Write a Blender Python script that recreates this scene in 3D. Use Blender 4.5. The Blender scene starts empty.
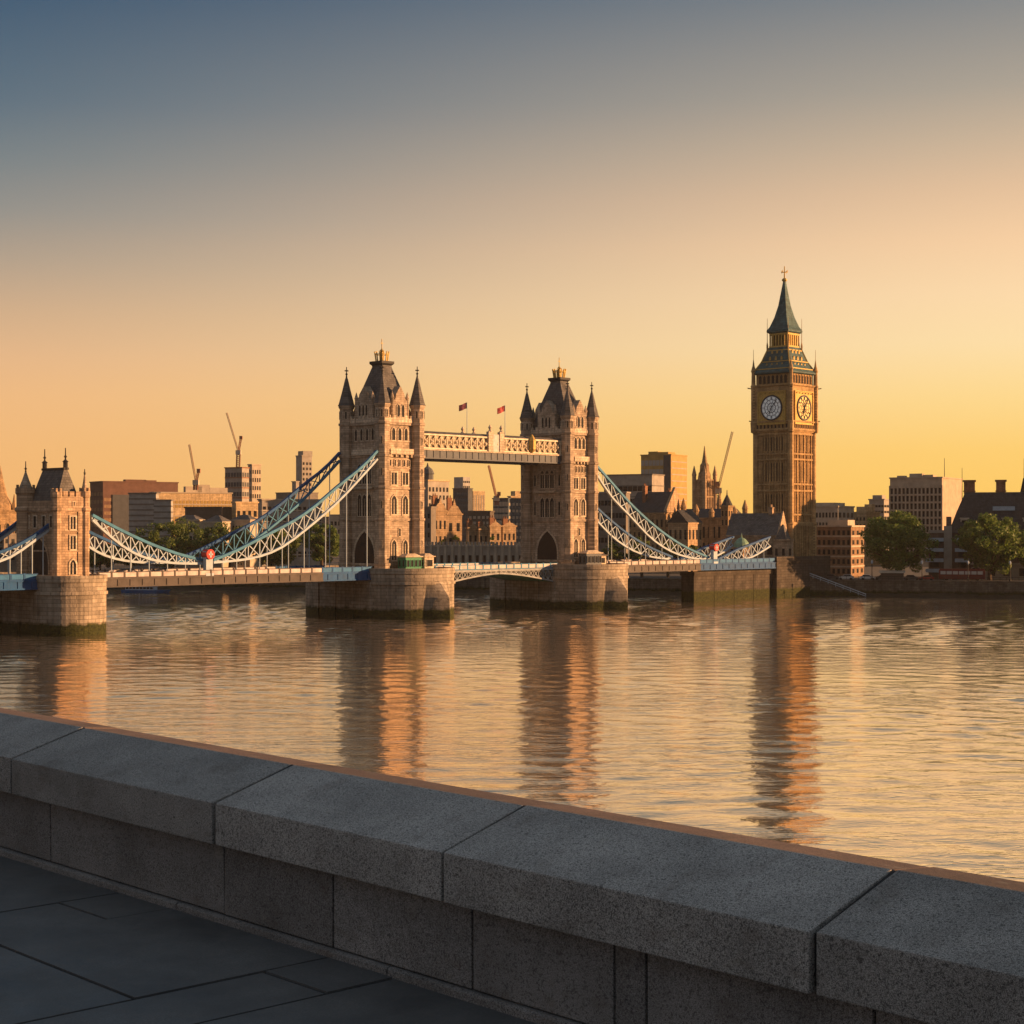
import bpy, math, random
from math import pi, sin, cos, tan, radians, sqrt, atan2
from mathutils import Vector, Matrix
random.seed(7)
SC = bpy.context.scene
COL = SC.collection

# ------------------------------------------------------------------ camera
F = 1700.0            # focal length in pixels of a 1024 px wide picture
HZ = 528.0            # picture row of the horizon
EYE = 18.6            # eye height over the river
cam_d = bpy.data.cameras.new("camera")
cam = bpy.data.objects.new("camera", cam_d)
COL.objects.link(cam)
cam.location = (0, 0, EYE)
cam.rotation_euler = (radians(90), 0, 0)
cam_d.sensor_width = 36
cam_d.lens = 36 * F / 1024
cam_d.shift_y = (HZ - 512) / 1024
cam_d.clip_start = 0.1
cam_d.clip_end = 30000
SC.camera = cam

# ------------------------------------------------------------------ sun and sky
SUN_EL = radians(7.5)
SUN_PHI = radians(-1.0)       # from +X towards +Y
sun_d = bpy.data.lights.new("sun", 'SUN')
sun_d.energy = 5.0
sun_d.angle = radians(0.5)
sun_d.color = (1.0, 0.51, 0.215)
sun = bpy.data.objects.new("sun", sun_d)
COL.objects.link(sun)
sdir = Vector((cos(SUN_EL) * cos(SUN_PHI), cos(SUN_EL) * sin(SUN_PHI), sin(SUN_EL)))
sun.rotation_euler = (-sdir).to_track_quat('-Z', 'Y').to_euler()
sun.location = (120, 60, 90)

def lin(c):
    o = []
    for v in c:
        v = v / 255.0
        o.append(v / 12.92 if v <= 0.04045 else ((v + 0.055) / 1.055) ** 2.4)
    return tuple(o) + (1.0,)

W = bpy.data.worlds.new("World")
SC.world = W
W.use_nodes = True
nt = W.node_tree
for n in list(nt.nodes):
    nt.nodes.remove(n)
def wn(t, **k):
    n = nt.nodes.new(t)
    for a, b in k.items():
        setattr(n, a, b)
    return n
def wl(a, b):
    nt.links.new(a, b)
tc = wn('ShaderNodeTexCoord')
sep = wn('ShaderNodeSeparateXYZ')
wl(tc.outputs['Generated'], sep.inputs[0])
asn = wn('ShaderNodeMath', operation='ARCSINE')
wl(sep.outputs['Z'], asn.inputs[0])
mr = wn('ShaderNodeMapRange')
mr.inputs['From Min'].default_value = 0
mr.inputs['From Max'].default_value = radians(60)
wl(asn.outputs[0], mr.inputs['Value'])
fx = wn('ShaderNodeMapRange', interpolation_type='SMOOTHSTEP')
fx.inputs['From Min'].default_value = -0.43
fx.inputs['From Max'].default_value = 0.40
wl(sep.outputs['X'], fx.inputs['Value'])
DUSK = [(0, (144, 131, 124)), (8, (141, 133, 128)), (20, (126, 128, 132)), (35, (124, 133, 141)), (60, (146, 149, 150))]
LEFT = [(0, (244, 180, 110)), (2.5, (240, 182, 119)), (4.3, (236, 182, 128)), (5.5, (226, 178, 133)), (7.0, (203, 168, 134)),
        (8.6, (170, 154, 136)), (10.2, (134, 138, 136)), (11.8, (106, 123, 131)), (13.6, (78, 105, 124)), (17.3, (42, 80, 110)),
        (24, (54, 80, 102)), (34, (78, 98, 118)), (60, (136, 140, 144))]
RIGHT = [(0, (255, 200, 88)), (2.5, (255, 208, 112)), (4.3, (255, 219, 144)), (6, (255, 225, 170)), (7.6, (255, 220, 172)),
         (9.3, (250, 209, 164)), (10.9, (232, 195, 157)), (12.5, (205, 181, 153)), (14.1, (175, 164, 148)), (17.3, (126, 132, 136)),
         (24, (98, 112, 120)), (34, (98, 114, 128)), (60, (136, 140, 144))]
def ramp(stops):
    r = wn('ShaderNodeValToRGB')
    e = r.color_ramp.elements
    e[0].position = 0; e[0].color = lin(stops[0][1])
    e[1].position = 1; e[1].color = lin(stops[-1][1])
    for d, c in stops[1:-1]:
        x = e.new(d / 60.0); x.color = lin(c)
    wl(mr.outputs[0], r.inputs[0])
    return r
ra, rb = ramp(LEFT), ramp(RIGHT)
mx = wn('ShaderNodeMix', data_type='RGBA')
wl(fx.outputs[0], mx.inputs['Factor'])
wl(ra.outputs[0], mx.inputs['A']); wl(rb.outputs[0], mx.inputs['B'])
sky = wn('ShaderNodeTexSky', sky_type='NISHITA')
sky.sun_disc = False
sky.sun_elevation = SUN_EL
sky.sun_rotation = radians(90) - SUN_PHI
sky.air_density = 1.2
sky.dust_density = 2.0
# the half of the sky away from the sunset (behind the viewer) is dim dusk blue
dk = wn('ShaderNodeMapRange', interpolation_type='SMOOTHSTEP')
dk.inputs['From Min'].default_value = 0.55
dk.inputs['From Max'].default_value = -0.45
wl(sep.outputs['Y'], dk.inputs['Value'])
dz = wn('ShaderNodeMapRange'); dz.inputs['From Min'].default_value = 0.35; dz.inputs['From Max'].default_value = 0.85
dz.inputs['To Min'].default_value = 1.0; dz.inputs['To Max'].default_value = 0.0
wl(sep.outputs['Z'], dz.inputs['Value'])
dm = wn('ShaderNodeMath', operation='MULTIPLY'); wl(dk.outputs[0], dm.inputs[0]); wl(dz.outputs[0], dm.inputs[1])
rc = ramp(DUSK)
m2 = wn('ShaderNodeMix', data_type='RGBA')
wl(dm.outputs[0], m2.inputs['Factor']); wl(mx.outputs['Result'], m2.inputs['A']); wl(rc.outputs[0], m2.inputs['B'])
b1 = wn('ShaderNodeBackground'); b1.inputs['Strength'].default_value = 0.50
b2 = wn('ShaderNodeBackground'); b2.inputs['Strength'].default_value = 0.001
wl(m2.outputs['Result'], b1.inputs['Color']); wl(sky.outputs[0], b2.inputs['Color'])
ad = wn('ShaderNodeAddShader'); wl(b1.outputs[0], ad.inputs[0]); wl(b2.outputs[0], ad.inputs[1])
wo = wn('ShaderNodeOutputWorld'); wl(ad.outputs[0], wo.inputs['Surface'])

vs = SC.view_settings
vs.view_transform = 'Standard'
vs.look = 'None'
vs.exposure = 1.0
vs.gamma = 1.0
vs.use_curve_mapping = False
SC.render.engine = 'CYCLES'
SC.cycles.max_bounces = 6
SC.cycles.caustics_reflective = False
SC.cycles.caustics_refractive = False

# ------------------------------------------------------------------ helpers
class MB:
    """collects faces and links them as one mesh object"""
    def __init__(s):
        s.v = []; s.f = []
    def add(s, vs, fs):
        b = len(s.v)
        s.v += [tuple(p) for p in vs]
        s.f += [tuple(i + b for i in f) for f in fs]
        return s
    def box(s, x0, x1, y0, y1, z0, z1):
        return s.add([(x0, y0, z0), (x1, y0, z0), (x1, y1, z0), (x0, y1, z0), (x0, y0, z1), (x1, y0, z1), (x1, y1, z1), (x0, y1, z1)],
                     [(0, 3, 2, 1), (4, 5, 6, 7), (0, 1, 5, 4), (1, 2, 6, 5), (2, 3, 7, 6), (3, 0, 4, 7)])
    def loft(s, rings, cap0=True, cap1=True):
        n = len(rings[0]); vs = []; fs = []
        for r in rings: vs += r
        for k in range(len(rings) - 1):
            for i in range(n):
                j = (i + 1) % n
                fs.append((k * n + i, k * n + j, (k + 1) * n + j, (k + 1) * n + i))
        if cap0: fs.append(tuple(reversed(range(n))))
        if cap1: fs.append(tuple(range((len(rings) - 1) * n, len(rings) * n)))
        return s.add(vs, fs)
    def lathe(s, cx, cy, prof, n=8, rot=None):
        rot = pi / n if rot is None else rot
        return s.loft([[(cx + r * cos(rot + 2 * pi * i / n), cy + r * sin(rot + 2 * pi * i / n), z) for i in range(n)] for r, z in prof])
    def prism(s, poly, z0, z1):
        return s.loft([[(x, y, z0) for x, y in poly], [(x, y, z1) for x, y in poly]])
    def rect_loft(s, cx, cy, prof):
        return s.loft([[(cx - a, cy - b, z), (cx + a, cy - b, z), (cx + a, cy + b, z), (cx - a, cy + b, z)] for a, b, z in prof])
    def extr_y(s, pts, y0, y1):      # pts (x,z) counter-clockwise seen from -y
        return s.loft([[(x, y1, z) for x, z in pts][::-1], [(x, y0, z) for x, z in pts][::-1]][::-1])
    def extr_x(s, pts, x0, x1):      # pts (y,z)
        return s.loft([[(x0, y, z) for y, z in pts], [(x1, y, z) for y, z in pts]])
    def bar(s, p, q, w, h=None):
        p = Vector(p); q = Vector(q); d = (q - p)
        if d.length < 1e-6: return s
        d.normalize()
        up = Vector((0, 0, 1)) if abs(d.z) < 0.95 else Vector((1, 0, 0))
        a = d.cross(up).normalized() * (w / 2); b = a.normalized().cross(d).normalized() * ((h or w) / 2)
        return s.loft([[p - a - b, p + a - b, p + a + b, p - a + b], [q - a - b, q + a - b, q + a + b, q - a + b]])
    def tube(s, pts, r, n=6):
        rings = []
        for i, p in enumerate(pts):
            p = Vector(p)
            d = (Vector(pts[min(i + 1, len(pts) - 1)]) - Vector(pts[max(i - 1, 0)])).normalized()
            up = Vector((0, 0, 1)) if abs(d.z) < 0.95 else Vector((1, 0, 0))
            a = d.cross(up).normalized(); b = a.cross(d)
            rr = r[i] if isinstance(r, (list, tuple)) else r
            rings.append([p + (a * cos(2 * pi * k / n) + b * sin(2 * pi * k / n)) * rr for k in range(n)])
        return s.loft(rings)
    def strip(s, pts, w, h):         # continuous rectangular beam along a polyline lying in a plane y = const
        rings = []
        for i, p in enumerate(pts):
            p = Vector(p)
            d = (Vector(pts[min(i + 1, len(pts) - 1)]) - Vector(pts[max(i - 1, 0)])).normalized()
            nrm = Vector((-d.z, 0, d.x)).normalized() * (h / 2)
            sd = Vector((0, w / 2, 0))
            rings.append([p - nrm - sd, p - nrm + sd, p + nrm + sd, p + nrm - sd])
        return s.loft(rings)
    def mesh(s, name, mat):
        me = bpy.data.meshes.new(name)
        me.from_pydata(s.v, [], s.f)
        import bmesh
        bm = bmesh.new(); bm.from_mesh(me)
        bmesh.ops.recalc_face_normals(bm, faces=bm.faces)
        bm.to_mesh(me); bm.free()
        me.materials.append(mat)
        return me
    def build(s, name, mat, parent=None, loc=None, smooth=False):
        me = s.mesh(name, mat)
        if smooth:
            for p in me.polygons: p.use_smooth = True
        o = bpy.data.objects.new(name, me)
        COL.objects.link(o)
        if parent is not None: o.parent = parent
        if loc is not None: o.location = loc
        return o

def tag(o, label=None, cat=None, group=None, kind=None):
    if label: o['label'] = label
    if cat: o['category'] = cat
    if group: o['group'] = group
    if kind: o['kind'] = kind
    return o
def thing(name, label, cat, loc=(0, 0, 0), rz=0.0, group=None):
    o = bpy.data.objects.new(name, None)
    COL.objects.link(o)
    o.empty_display_size = 1.0
    o.location = loc; o.rotation_euler = (0, 0, rz)
    return tag(o, label, cat, group)
def put(name, me, parent, loc, rz=0.0):
    o = bpy.data.objects.new(name, me)
    COL.objects.link(o); o.parent = parent
    o.location = loc; o.rotation_euler = (0, 0, rz)
    return o
def copy_tree(o, parent=None):
    c = o.copy(); COL.objects.link(c); c.parent = parent
    for ch in list(o.children): copy_tree(ch, c)
    return c

# ------------------------------------------------------------------ materials
MATS = {}
class NT:
    def __init__(s, name):
        s.m = bpy.data.materials.new(name); s.m.use_nodes = True
        s.t = s.m.node_tree
        s.b = s.t.nodes['Principled BSDF']
        MATS[name] = s.m
    def n(s, t, **k):
        x = s.t.nodes.new(t)
        for a, b in k.items(): setattr(x, a, b)
        return x
    def l(s, a, b): s.t.links.new(a, b)
    def coord(s, kind='Object', scale=(1, 1, 1)):
        c = s.n('ShaderNodeTexCoord'); m = s.n('ShaderNodeMapping')
        m.inputs['Scale'].default_value = scale
        s.l(c.outputs[kind], m.inputs[0]); return m.outputs[0]
    def noise(s, vec, scale, detail=4, rough=0.55):
        x = s.n('ShaderNodeTexNoise')
        x.inputs['Scale'].default_value = scale; x.inputs['Detail'].default_value = detail; x.inputs['Roughness'].default_value = rough
        s.l(vec, x.inputs['Vector']); return x.outputs['Fac']
    def ramp(s, fac, stops):
        r = s.n('ShaderNodeValToRGB'); e = r.color_ramp.elements
        while len(e) < len(stops): e.new(0.5)
        for k, (p, c) in enumerate(stops):
            e[k].position = p
            e[k].color = (c if len(c) == 4 else tuple(c) + (1,)) if isinstance(c, tuple) else (c, c, c, 1)
        s.l(fac, r.inputs[0]); return r.outputs[0]
    def mix(s, fac, a, b, mode='MIX'):
        x = s.n('ShaderNodeMix', data_type='RGBA', blend_type=mode)
        for key, val in (('Factor', fac), ('A', a), ('B', b)):
            i = x.inputs[key]
            if hasattr(val, 'is_linked'): s.l(val, i)
            elif isinstance(val, (int, float)): i.default_value = val
            else: i.default_value = tuple(val) + ((1,) if len(val) == 3 else ())
        return x.outputs['Result']
    def bump(s, h, strength, dist):
        x = s.n('ShaderNodeBump'); x.inputs['Strength'].default_value = strength; x.inputs['Distance'].default_value = dist
        s.l(h, x.inputs['Height']); s.l(x.outputs[0], s.b.inputs['Normal']); return x
    def set(s, **k):
        for a, b in k.items():
            i = s.b.inputs[a.replace('_', ' ')]
            if hasattr(b, 'is_linked'): s.l(b, i)
            elif isinstance(b, tuple): i.default_value = b + ((1,) if len(b) == 3 else ())
            else: i.default_value = b
        return s.m
def sc3(c, k): return tuple(x * k for x in c)

def m_plain(name, col, rough=0.7, metal=0.0, var=0.18, scale=1.5):
    t = NT(name); v = t.coord('Object')
    c = t.mix(t.ramp(t.noise(v, scale, 5), [(0.3, 0.0), (0.7, 1.0)]), sc3(col, 1 - var), sc3(col, 1 + var))
    return t.set(Base_Color=c, Roughness=max(rough, .6), Metallic=metal, Specular_IOR_Level=.18)

def m_stone(name, col, brick=(1.2, 0.5), var=0.3, tide=None, soot=0.35, bump=0.5):
    """dressed stone: courses, patchy blocks, vertical weather streaks, optional weed and wet band above the water"""
    t = NT(name); v = t.coord('Object')
    sp = t.n('ShaderNodeSeparateXYZ'); t.l(v, sp.inputs[0])
    ad = t.n('ShaderNodeMath', operation='ADD'); t.l(sp.outputs[0], ad.inputs[0]); t.l(sp.outputs[1], ad.inputs[1])
    cb = t.n('ShaderNodeCombineXYZ'); t.l(ad.outputs[0], cb.inputs[0]); t.l(sp.outputs[2], cb.inputs[1])
    br = t.n('ShaderNodeTexBrick')
    br.inputs['Scale'].default_value = 1.0
    br.inputs['Brick Width'].default_value = brick[0]; br.inputs['Row Height'].default_value = brick[1]
    br.inputs['Mortar Size'].default_value = 0.035 * brick[1] / 0.5
    br.inputs['Color1'].default_value = sc3(col, 1 + var * .6) + (1,)
    br.inputs['Color2'].default_value = sc3(col, 1 - var * .6) + (1,)
    br.inputs['Mortar'].default_value = sc3(col, 0.55) + (1,)
    t.l(cb.outputs[0], br.inputs['Vector'])
    blot = t.ramp(t.noise(v, 0.35, 6, 0.62), [(0.32, 1 - soot), (0.62, 1.12)])
    c = t.mix(1.0, br.outputs['Color'], blot, 'MULTIPLY')
    vs_ = t.coord('Object', (1.3, 1.3, 0.12))
    strk = t.ramp(t.noise(vs_, 1.0, 5, 0.6), [(0.35, 0.72), (0.6, 1.06)])
    c = t.mix(1.0, c, strk, 'MULTIPLY')
    rough = 0.85
    if tide is not None:
        g = t.n('ShaderNodeNewGeometry'); s2 = t.n('ShaderNodeSeparateXYZ'); t.l(g.outputs['Position'], s2.inputs[0])
        wob = t.n('ShaderNodeMath', operation='MULTIPLY_ADD'); wob.inputs[1].default_value = 1.3; wob.inputs[2].default_value = -0.65
        t.l(t.noise(v, 0.7, 5), wob.inputs[0])
        hh = t.n('ShaderNodeMath', operation='ADD'); t.l(s2.outputs['Z'], hh.inputs[0]); t.l(wob.outputs[0], hh.inputs[1])
        m1 = t.n('ShaderNodeMapRange'); m1.inputs['From Min'].default_value = tide - .25; m1.inputs['From Max'].default_value = tide + .35
        t.l(hh.outputs[0], m1.inputs['Value'])
        weed = t.ramp(t.noise(v, 1.6, 6, .7), [(0.35, (0.012, 0.016, 0.006)), (0.6, (0.045, 0.05, 0.012)), (0.75, (0.09, 0.085, 0.02))])
        c = t.mix(m1.outputs[0], weed, c)
    h = t.n('ShaderNodeMath', operation='MULTIPLY_ADD'); h.inputs[1].default_value = -0.7
    t.l(br.outputs['Fac'], h.inputs[0]); t.l(t.noise(v, 3.0, 5), h.inputs[2])
    t.bump(h.outputs[0], bump, 0.12)
    return t.set(Base_Color=c, Roughness=rough, Specular_IOR_Level=.2)

def m_slate(name, col, row=0.45):
    t = NT(name); v = t.coord('Object')
    sp = t.n('ShaderNodeSeparateXYZ'); t.l(v, sp.inputs[0])
    ad = t.n('ShaderNodeMath', operation='ADD'); t.l(sp.outputs[0], ad.inputs[0]); t.l(sp.outputs[1], ad.inputs[1])
    cb = t.n('ShaderNodeCombineXYZ'); t.l(ad.outputs[0], cb.inputs[0]); t.l(sp.outputs[2], cb.inputs[1])
    br = t.n('ShaderNodeTexBrick'); br.inputs['Scale'].default_value = 1.0
    br.inputs['Brick Width'].default_value = row * 1.2; br.inputs['Row Height'].default_value = row
    br.inputs['Mortar Size'].default_value = 0.03
    br.inputs['Color1'].default_value = sc3(col, 1.25) + (1,); br.inputs['Color2'].default_value = sc3(col, 0.75) + (1,)
    br.inputs['Mortar'].default_value = sc3(col, 0.45) + (1,)
    t.l(cb.outputs[0], br.inputs['Vector'])
    c = t.mix(1.0, br.outputs['Color'], t.ramp(t.noise(v, 0.6, 5), [(0.3, 0.7), (0.7, 1.2)]), 'MULTIPLY')
    t.bump(br.outputs['Fac'], 0.5, -0.06)
    return t.set(Base_Color=c, Roughness=0.65, Specular_IOR_Level=.25)

def m_glass(name, col=(0.02, 0.022, 0.026), rough=0.4):
    t = NT(name); v = t.coord('Object')
    c = t.ramp(t.noise(v, 0.9, 2), [(0.35, sc3(col, .6)), (0.7, sc3(col, 1.8))])
    return t.set(Base_Color=c, Roughness=rough, Specular_IOR_Level=.012)

M = {}
M['tower'] = m_stone('tower_stone', (0.46, 0.365, 0.275), (1.1, 0.45), 0.4)
M['trim'] = m_stone('pale_trim_stone', (0.62, 0.52, 0.40), (0.9, 0.6), 0.2, soot=0.2)
M['pier'] = m_stone('pier_granite', (0.37, 0.315, 0.25), (1.6, 0.7), 0.32, tide=2.0)
M['gate'] = m_stone('gatehouse_stone', (0.46, 0.33, 0.225), (1.0, 0.45), 0.4)
M['clockstone'] = m_stone('clock_tower_limestone', (0.50, 0.33, 0.16), (0.9, 0.4), 0.3)
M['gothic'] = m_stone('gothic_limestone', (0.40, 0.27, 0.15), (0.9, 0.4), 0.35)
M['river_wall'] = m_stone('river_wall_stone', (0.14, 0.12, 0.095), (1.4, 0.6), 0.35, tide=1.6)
M['slate'] = m_slate('blue_grey_slate', (0.115, 0.11, 0.108))
M['slate_dark'] = m_slate('dark_slate', (0.045, 0.047, 0.052))
M['iron_roof'] = m_slate('grey_green_iron_tile', (0.055, 0.115, 0.125), 0.7)
M['gold'] = m_plain('gilded_metal', (0.42, 0.30, 0.10), 0.55, 0.25)
M['gilt_stone'] = m_plain('gilded_stone', (0.50, 0.34, 0.10), 0.6, 0.1, 0.3, 2.5)
M['blue'] = m_plain('teal_blue_paint', (0.006, 0.075, 0.22), 0.45, 0, 0.25, .8)
M['pale_blue'] = m_plain('pale_blue_paint', (0.05, 0.20, 0.34), 0.5, 0, 0.2, .8)
M['deep_blue_panel'] = m_plain('deep_blue_panel_paint', (0.03, 0.15, 0.33), 0.5, 0, .2, .8)
M['white'] = m_plain('white_paint', (0.40, 0.49, 0.57), 0.5, 0, 0.15, 1.0)
M['girder'] = m_plain('brown_grey_girder_paint', (0.075, 0.065, 0.063), 0.6, 0, 0.3, .6)
M['pink_panel'] = m_plain('faded_white_panel_paint', (0.52, 0.46, 0.45), 0.55, 0, 0.3, .7)
M['grey_blue'] = m_plain('grey_blue_paint', (0.10, 0.115, 0.135), 0.5, 0, 0.2, .6)
M['green'] = m_plain('green_paint', (0.05, 0.22, 0.13), 0.5)
M['red'] = m_plain('red_paint', (0.5, 0.05, 0.04), 0.5)
M['dark'] = m_plain('dark_iron', (0.03, 0.03, 0.032), 0.6)
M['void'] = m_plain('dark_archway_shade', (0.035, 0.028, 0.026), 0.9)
M['glass'] = m_glass('window_glass')
M['asphalt'] = m_plain('asphalt', (0.05, 0.05, 0.05), 0.9, 0, 0.2, 3)
M['rubber'] = m_plain('tyre_rubber', (0.02, 0.02, 0.02), 0.9)

# ------------------------------------------------------------------ windows (built once, copied)
WCACHE = {}
def arch_pts(w, h, kind):
    if kind == 'rect':
        return [(-w / 2, 0), (w / 2, 0), (w / 2, h), (-w / 2, h)]
    sp = h - (w * 0.8 if kind == 'point' else w * 0.5)
    pts = [(-w / 2, 0), (w / 2, 0)]
    N = 6
    for i in range(N + 1):
        a = i / N
        if kind == 'point':
            ang = a * radians(62)
            x = -w / 2 + w * cos(ang); z = sp + w * sin(ang) * .9
            if x < 0: x = 0
            pts.append((x, z))
        else:
            pts.append((w / 2 * cos(a * pi), sp + w / 2 * sin(a * pi)))
    if kind == 'point':
        pts += [(-x, z) for x, z in reversed(pts[2:-1])]
    return pts
def win_mesh(w, h, kind, t, frame, pane, bars=0):
    key = (round(w, 2), round(h, 2), kind, t, frame, pane, bars)
    if key in WCACHE: return WCACHE[key]
    ins = arch_pts(w, h, kind)
    out = []
    cx, cz = 0, h / 2
    for x, z in ins:
        kx = (w + 2 * t) / w; kz = (h + 2 * t) / h
        out.append((x * kx, cz + (z - cz) * kz))
    fb = MB(); n = len(ins)
    vs = [(x, -.16, z) for x, z in out] + [(x, -.16, z) for x, z in ins] + [(x, .03, z) for x, z in out] + [(x, .03, z) for x, z in ins]
    fs = []
    for i in range(n):
        j = (i + 1) % n
        fs += [(i, j, n + j, n + i), (i, 2 * n + i, 2 * n + j, j), (n + i, n + j, 3 * n + j, 3 * n + i)]
    fb.add(vs, fs)
    for k in range(bars):
        x = -w / 2 + w * (k + 1) / (bars + 1)
        fb.box(x - t * .3, x + t * .3, -.1, -.03, 0.02, h * (0.97 if kind == 'rect' else .8))
    pb = MB(); pb.extr_y(ins, -.045, .02)
    r = (fb.mesh('window', M[frame]), pb.mesh('pane', M[pane]))
    WCACHE[key] = r
    return r
def win(parent, loc, rz, w, h, kind='rect', t=0.2, frame='trim', pane='glass', bars=0, name='window'):
    a, b = win_mesh(w, h, kind, t, frame, pane, bars)
    o = put(name, a, parent, loc, rz)
    put('pane', b, o, (0, 0, 0))
    return o
R_FACE = 0.0            # outward -y
L_FACE = -pi / 2        # outward -x

# ------------------------------------------------------------------ picture -> place
def zat(py, Y): return EYE + (HZ - py) * Y / F
def xat(px, Y): return (px - 512) / F * Y
def along(P, d, px):
    q = (px - 512) / F
    return (q * P[1] - P[0]) / (d[0] - q * d[1])
# ------------------------------------------------------------------ ground, river
def bank_y(x): return 485.6 - 0.28 * x
GZ = 4.0
def water_material():
    t = NT('river_water')
    g = t.n('ShaderNodeNewGeometry')
    def nz(sx, sy, detail, rough=.55, rot=0.0):
        m = t.n('ShaderNodeMapping'); m.inputs['Scale'].default_value = (sx, sy, 1); m.inputs['Rotation'].default_value = (0, 0, rot)
        t.l(g.outputs['Position'], m.inputs[0])
        x = t.n('ShaderNodeTexNoise'); x.inputs['Scale'].default_value = 1; x.inputs['Detail'].default_value = detail; x.inputs['Roughness'].default_value = rough
        x.inputs['Distortion'].default_value = 0.4
        t.l(m.outputs[0], x.inputs['Vector']); return x.outputs['Fac']
    def mul(a, k, add=None):
        x = t.n('ShaderNodeMath', operation='MULTIPLY_ADD'); t.l(a, x.inputs[0]); x.inputs[1].default_value = k
        if add is None: x.inputs[2].default_value = 0
        else: t.l(add, x.inputs[2])
        return x.outputs[0]
    def ridge(f, k):
        x = t.n('ShaderNodeMath', operation='MULTIPLY_ADD'); t.l(f, x.inputs[0]); x.inputs[1].default_value = 2; x.inputs[2].default_value = -1
        y = t.n('ShaderNodeMath', operation='ABSOLUTE'); t.l(x.outputs[0], y.inputs[0])
        z = t.n('ShaderNodeMath', operation='SUBTRACT'); z.inputs[0].default_value = 1; t.l(y.outputs[0], z.inputs[1])
        w = t.n('ShaderNodeMath', operation='POWER'); t.l(z.outputs[0], w.inputs[0]); w.inputs[1].default_value = k
        return w.outputs[0]
    pm = t.n('ShaderNodeMapRange'); pm.inputs['From Min'].default_value = .35; pm.inputs['From Max'].default_value = .65
    pm.inputs['To Min'].default_value = .35; pm.inputs['To Max'].default_value = 1.5
    t.l(nz(0.009, 0.022, 3, .6, 0.25), pm.inputs['Value'])
    pmul = t.n('ShaderNodeMath', operation='MULTIPLY'); t.l(ridge(nz(0.22, 0.55, 3, .55, 0.12), 5), pmul.inputs[0]); t.l(pm.outputs[0], pmul.inputs[1])
    h = mul(pmul.outputs[0], WAVE[0])
    h = mul(nz(1.2, 2.5, 3, .6, -0.1), WAVE[1], h)
    h = mul(nz(0.05, 0.12, 3, .55, 0.2), WAVE[2], h)
    bp = t.n('ShaderNodeBump'); bp.inputs['Strength'].default_value = 1.0; bp.inputs['Distance'].default_value = 1.0
    t.l(h, bp.inputs['Height']); t.l(bp.outputs[0], t.b.inputs['Normal'])
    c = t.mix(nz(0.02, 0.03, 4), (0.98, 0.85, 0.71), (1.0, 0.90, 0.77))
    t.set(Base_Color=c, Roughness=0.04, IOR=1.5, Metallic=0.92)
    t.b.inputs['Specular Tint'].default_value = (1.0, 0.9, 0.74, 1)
    return t.m
WAVE = (0.018, 0.015, 0.0)
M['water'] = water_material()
# river sheet: from under the embankment to under the far bank
import numpy as np
def river_sheet():
    xs = np.concatenate([[-2600, -900, -420], np.arange(-215, 205, 0.95), [420, 900, 2600]])
    ys = np.concatenate([[2, 40], np.arange(84, 560, 0.8), [800, 1300]])
    X, Y = np.meshgrid(xs, ys)
    rng = np.random.default_rng(5)
    Z = np.zeros_like(X)
    n = 60
    for k in range(n):
        lam = 2.3 * (6.5 / 2.3) ** rng.uniform(0, 1)
        th = rng.normal(pi / 2, .55)
        s = SLOPE * sqrt(2 / n) * rng.uniform(.5, 1.5)
        kk = 2 * pi / lam
        Z += s / kk * np.sin(kk * (X * cos(th) + Y * sin(th)) + rng.uniform(0, 2 * pi))
    # calmer and rougher patches
    P = .75 + .45 * np.sin(X * .021 + Y * .013 + 1) * np.sin(Y * .031 - X * .009) + .2 * np.sin(X * .06 - Y * .05)
    fade = np.clip((X + 214) / 20, 0, 1) * np.clip((204 - X) / 20, 0, 1) * np.clip((Y - 84) / 8, 0, 1) * np.clip((559 - Y) / 20, 0, 1)
    Z *= P * fade * (.82 + np.clip(Y - 100, 0, 450) / 450 * .8)
    ny, nx = X.shape
    V = np.stack([X, Y, Z], -1).reshape(-1, 3)
    i = (np.arange(ny - 1)[:, None] * nx + np.arange(nx - 1)[None, :]).reshape(-1)
    Fq = np.stack([i, i + 1, i + nx + 1, i + nx], 1)
    me = bpy.data.meshes.new('river')
    me.vertices.add(len(V)); me.vertices.foreach_set('co', V.astype(np.float32).ravel())
    me.loops.add(Fq.size); me.loops.foreach_set('vertex_index', Fq.astype(np.int32).ravel())
    me.polygons.add(len(Fq)); me.polygons.foreach_set('loop_start', (np.arange(len(Fq)) * 4).astype(np.int32))
    me.polygons.foreach_set('use_smooth', np.ones(len(Fq), dtype=bool))
    me.update(calc_edges=True); me.validate()
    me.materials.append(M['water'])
    o = bpy.data.objects.new('river', me); COL.objects.link(o)
    return tag(o, kind='structure')
SLOPE = 0.060
river_sheet()

t = NT('city_ground'); v = t.coord('Object')
M['ground'] = t.set(Base_Color=t.mix(t.noise(v, .05, 6), (0.05, 0.045, 0.04), (0.11, 0.095, 0.075)), Roughness=.95)
gb = MB()
xs = [-9000, -1400, 900, 9000]
p0 = [(-9000, 2600), (-1400, bank_y(-1400)), (700, bank_y(700)), (9000, 250)]
p1 = [(-9000, 16000), (-1400, 16000), (700, 16000), (9000, 16000)]
gb.add([(x, y, GZ) for x, y in p0] + [(x, y, GZ) for x, y in p1] , [(0, 1, 5, 4), (1, 2, 6, 5), (2, 3, 7, 6)])
tag(gb.build('ground', M['ground']), kind='structure')

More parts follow.
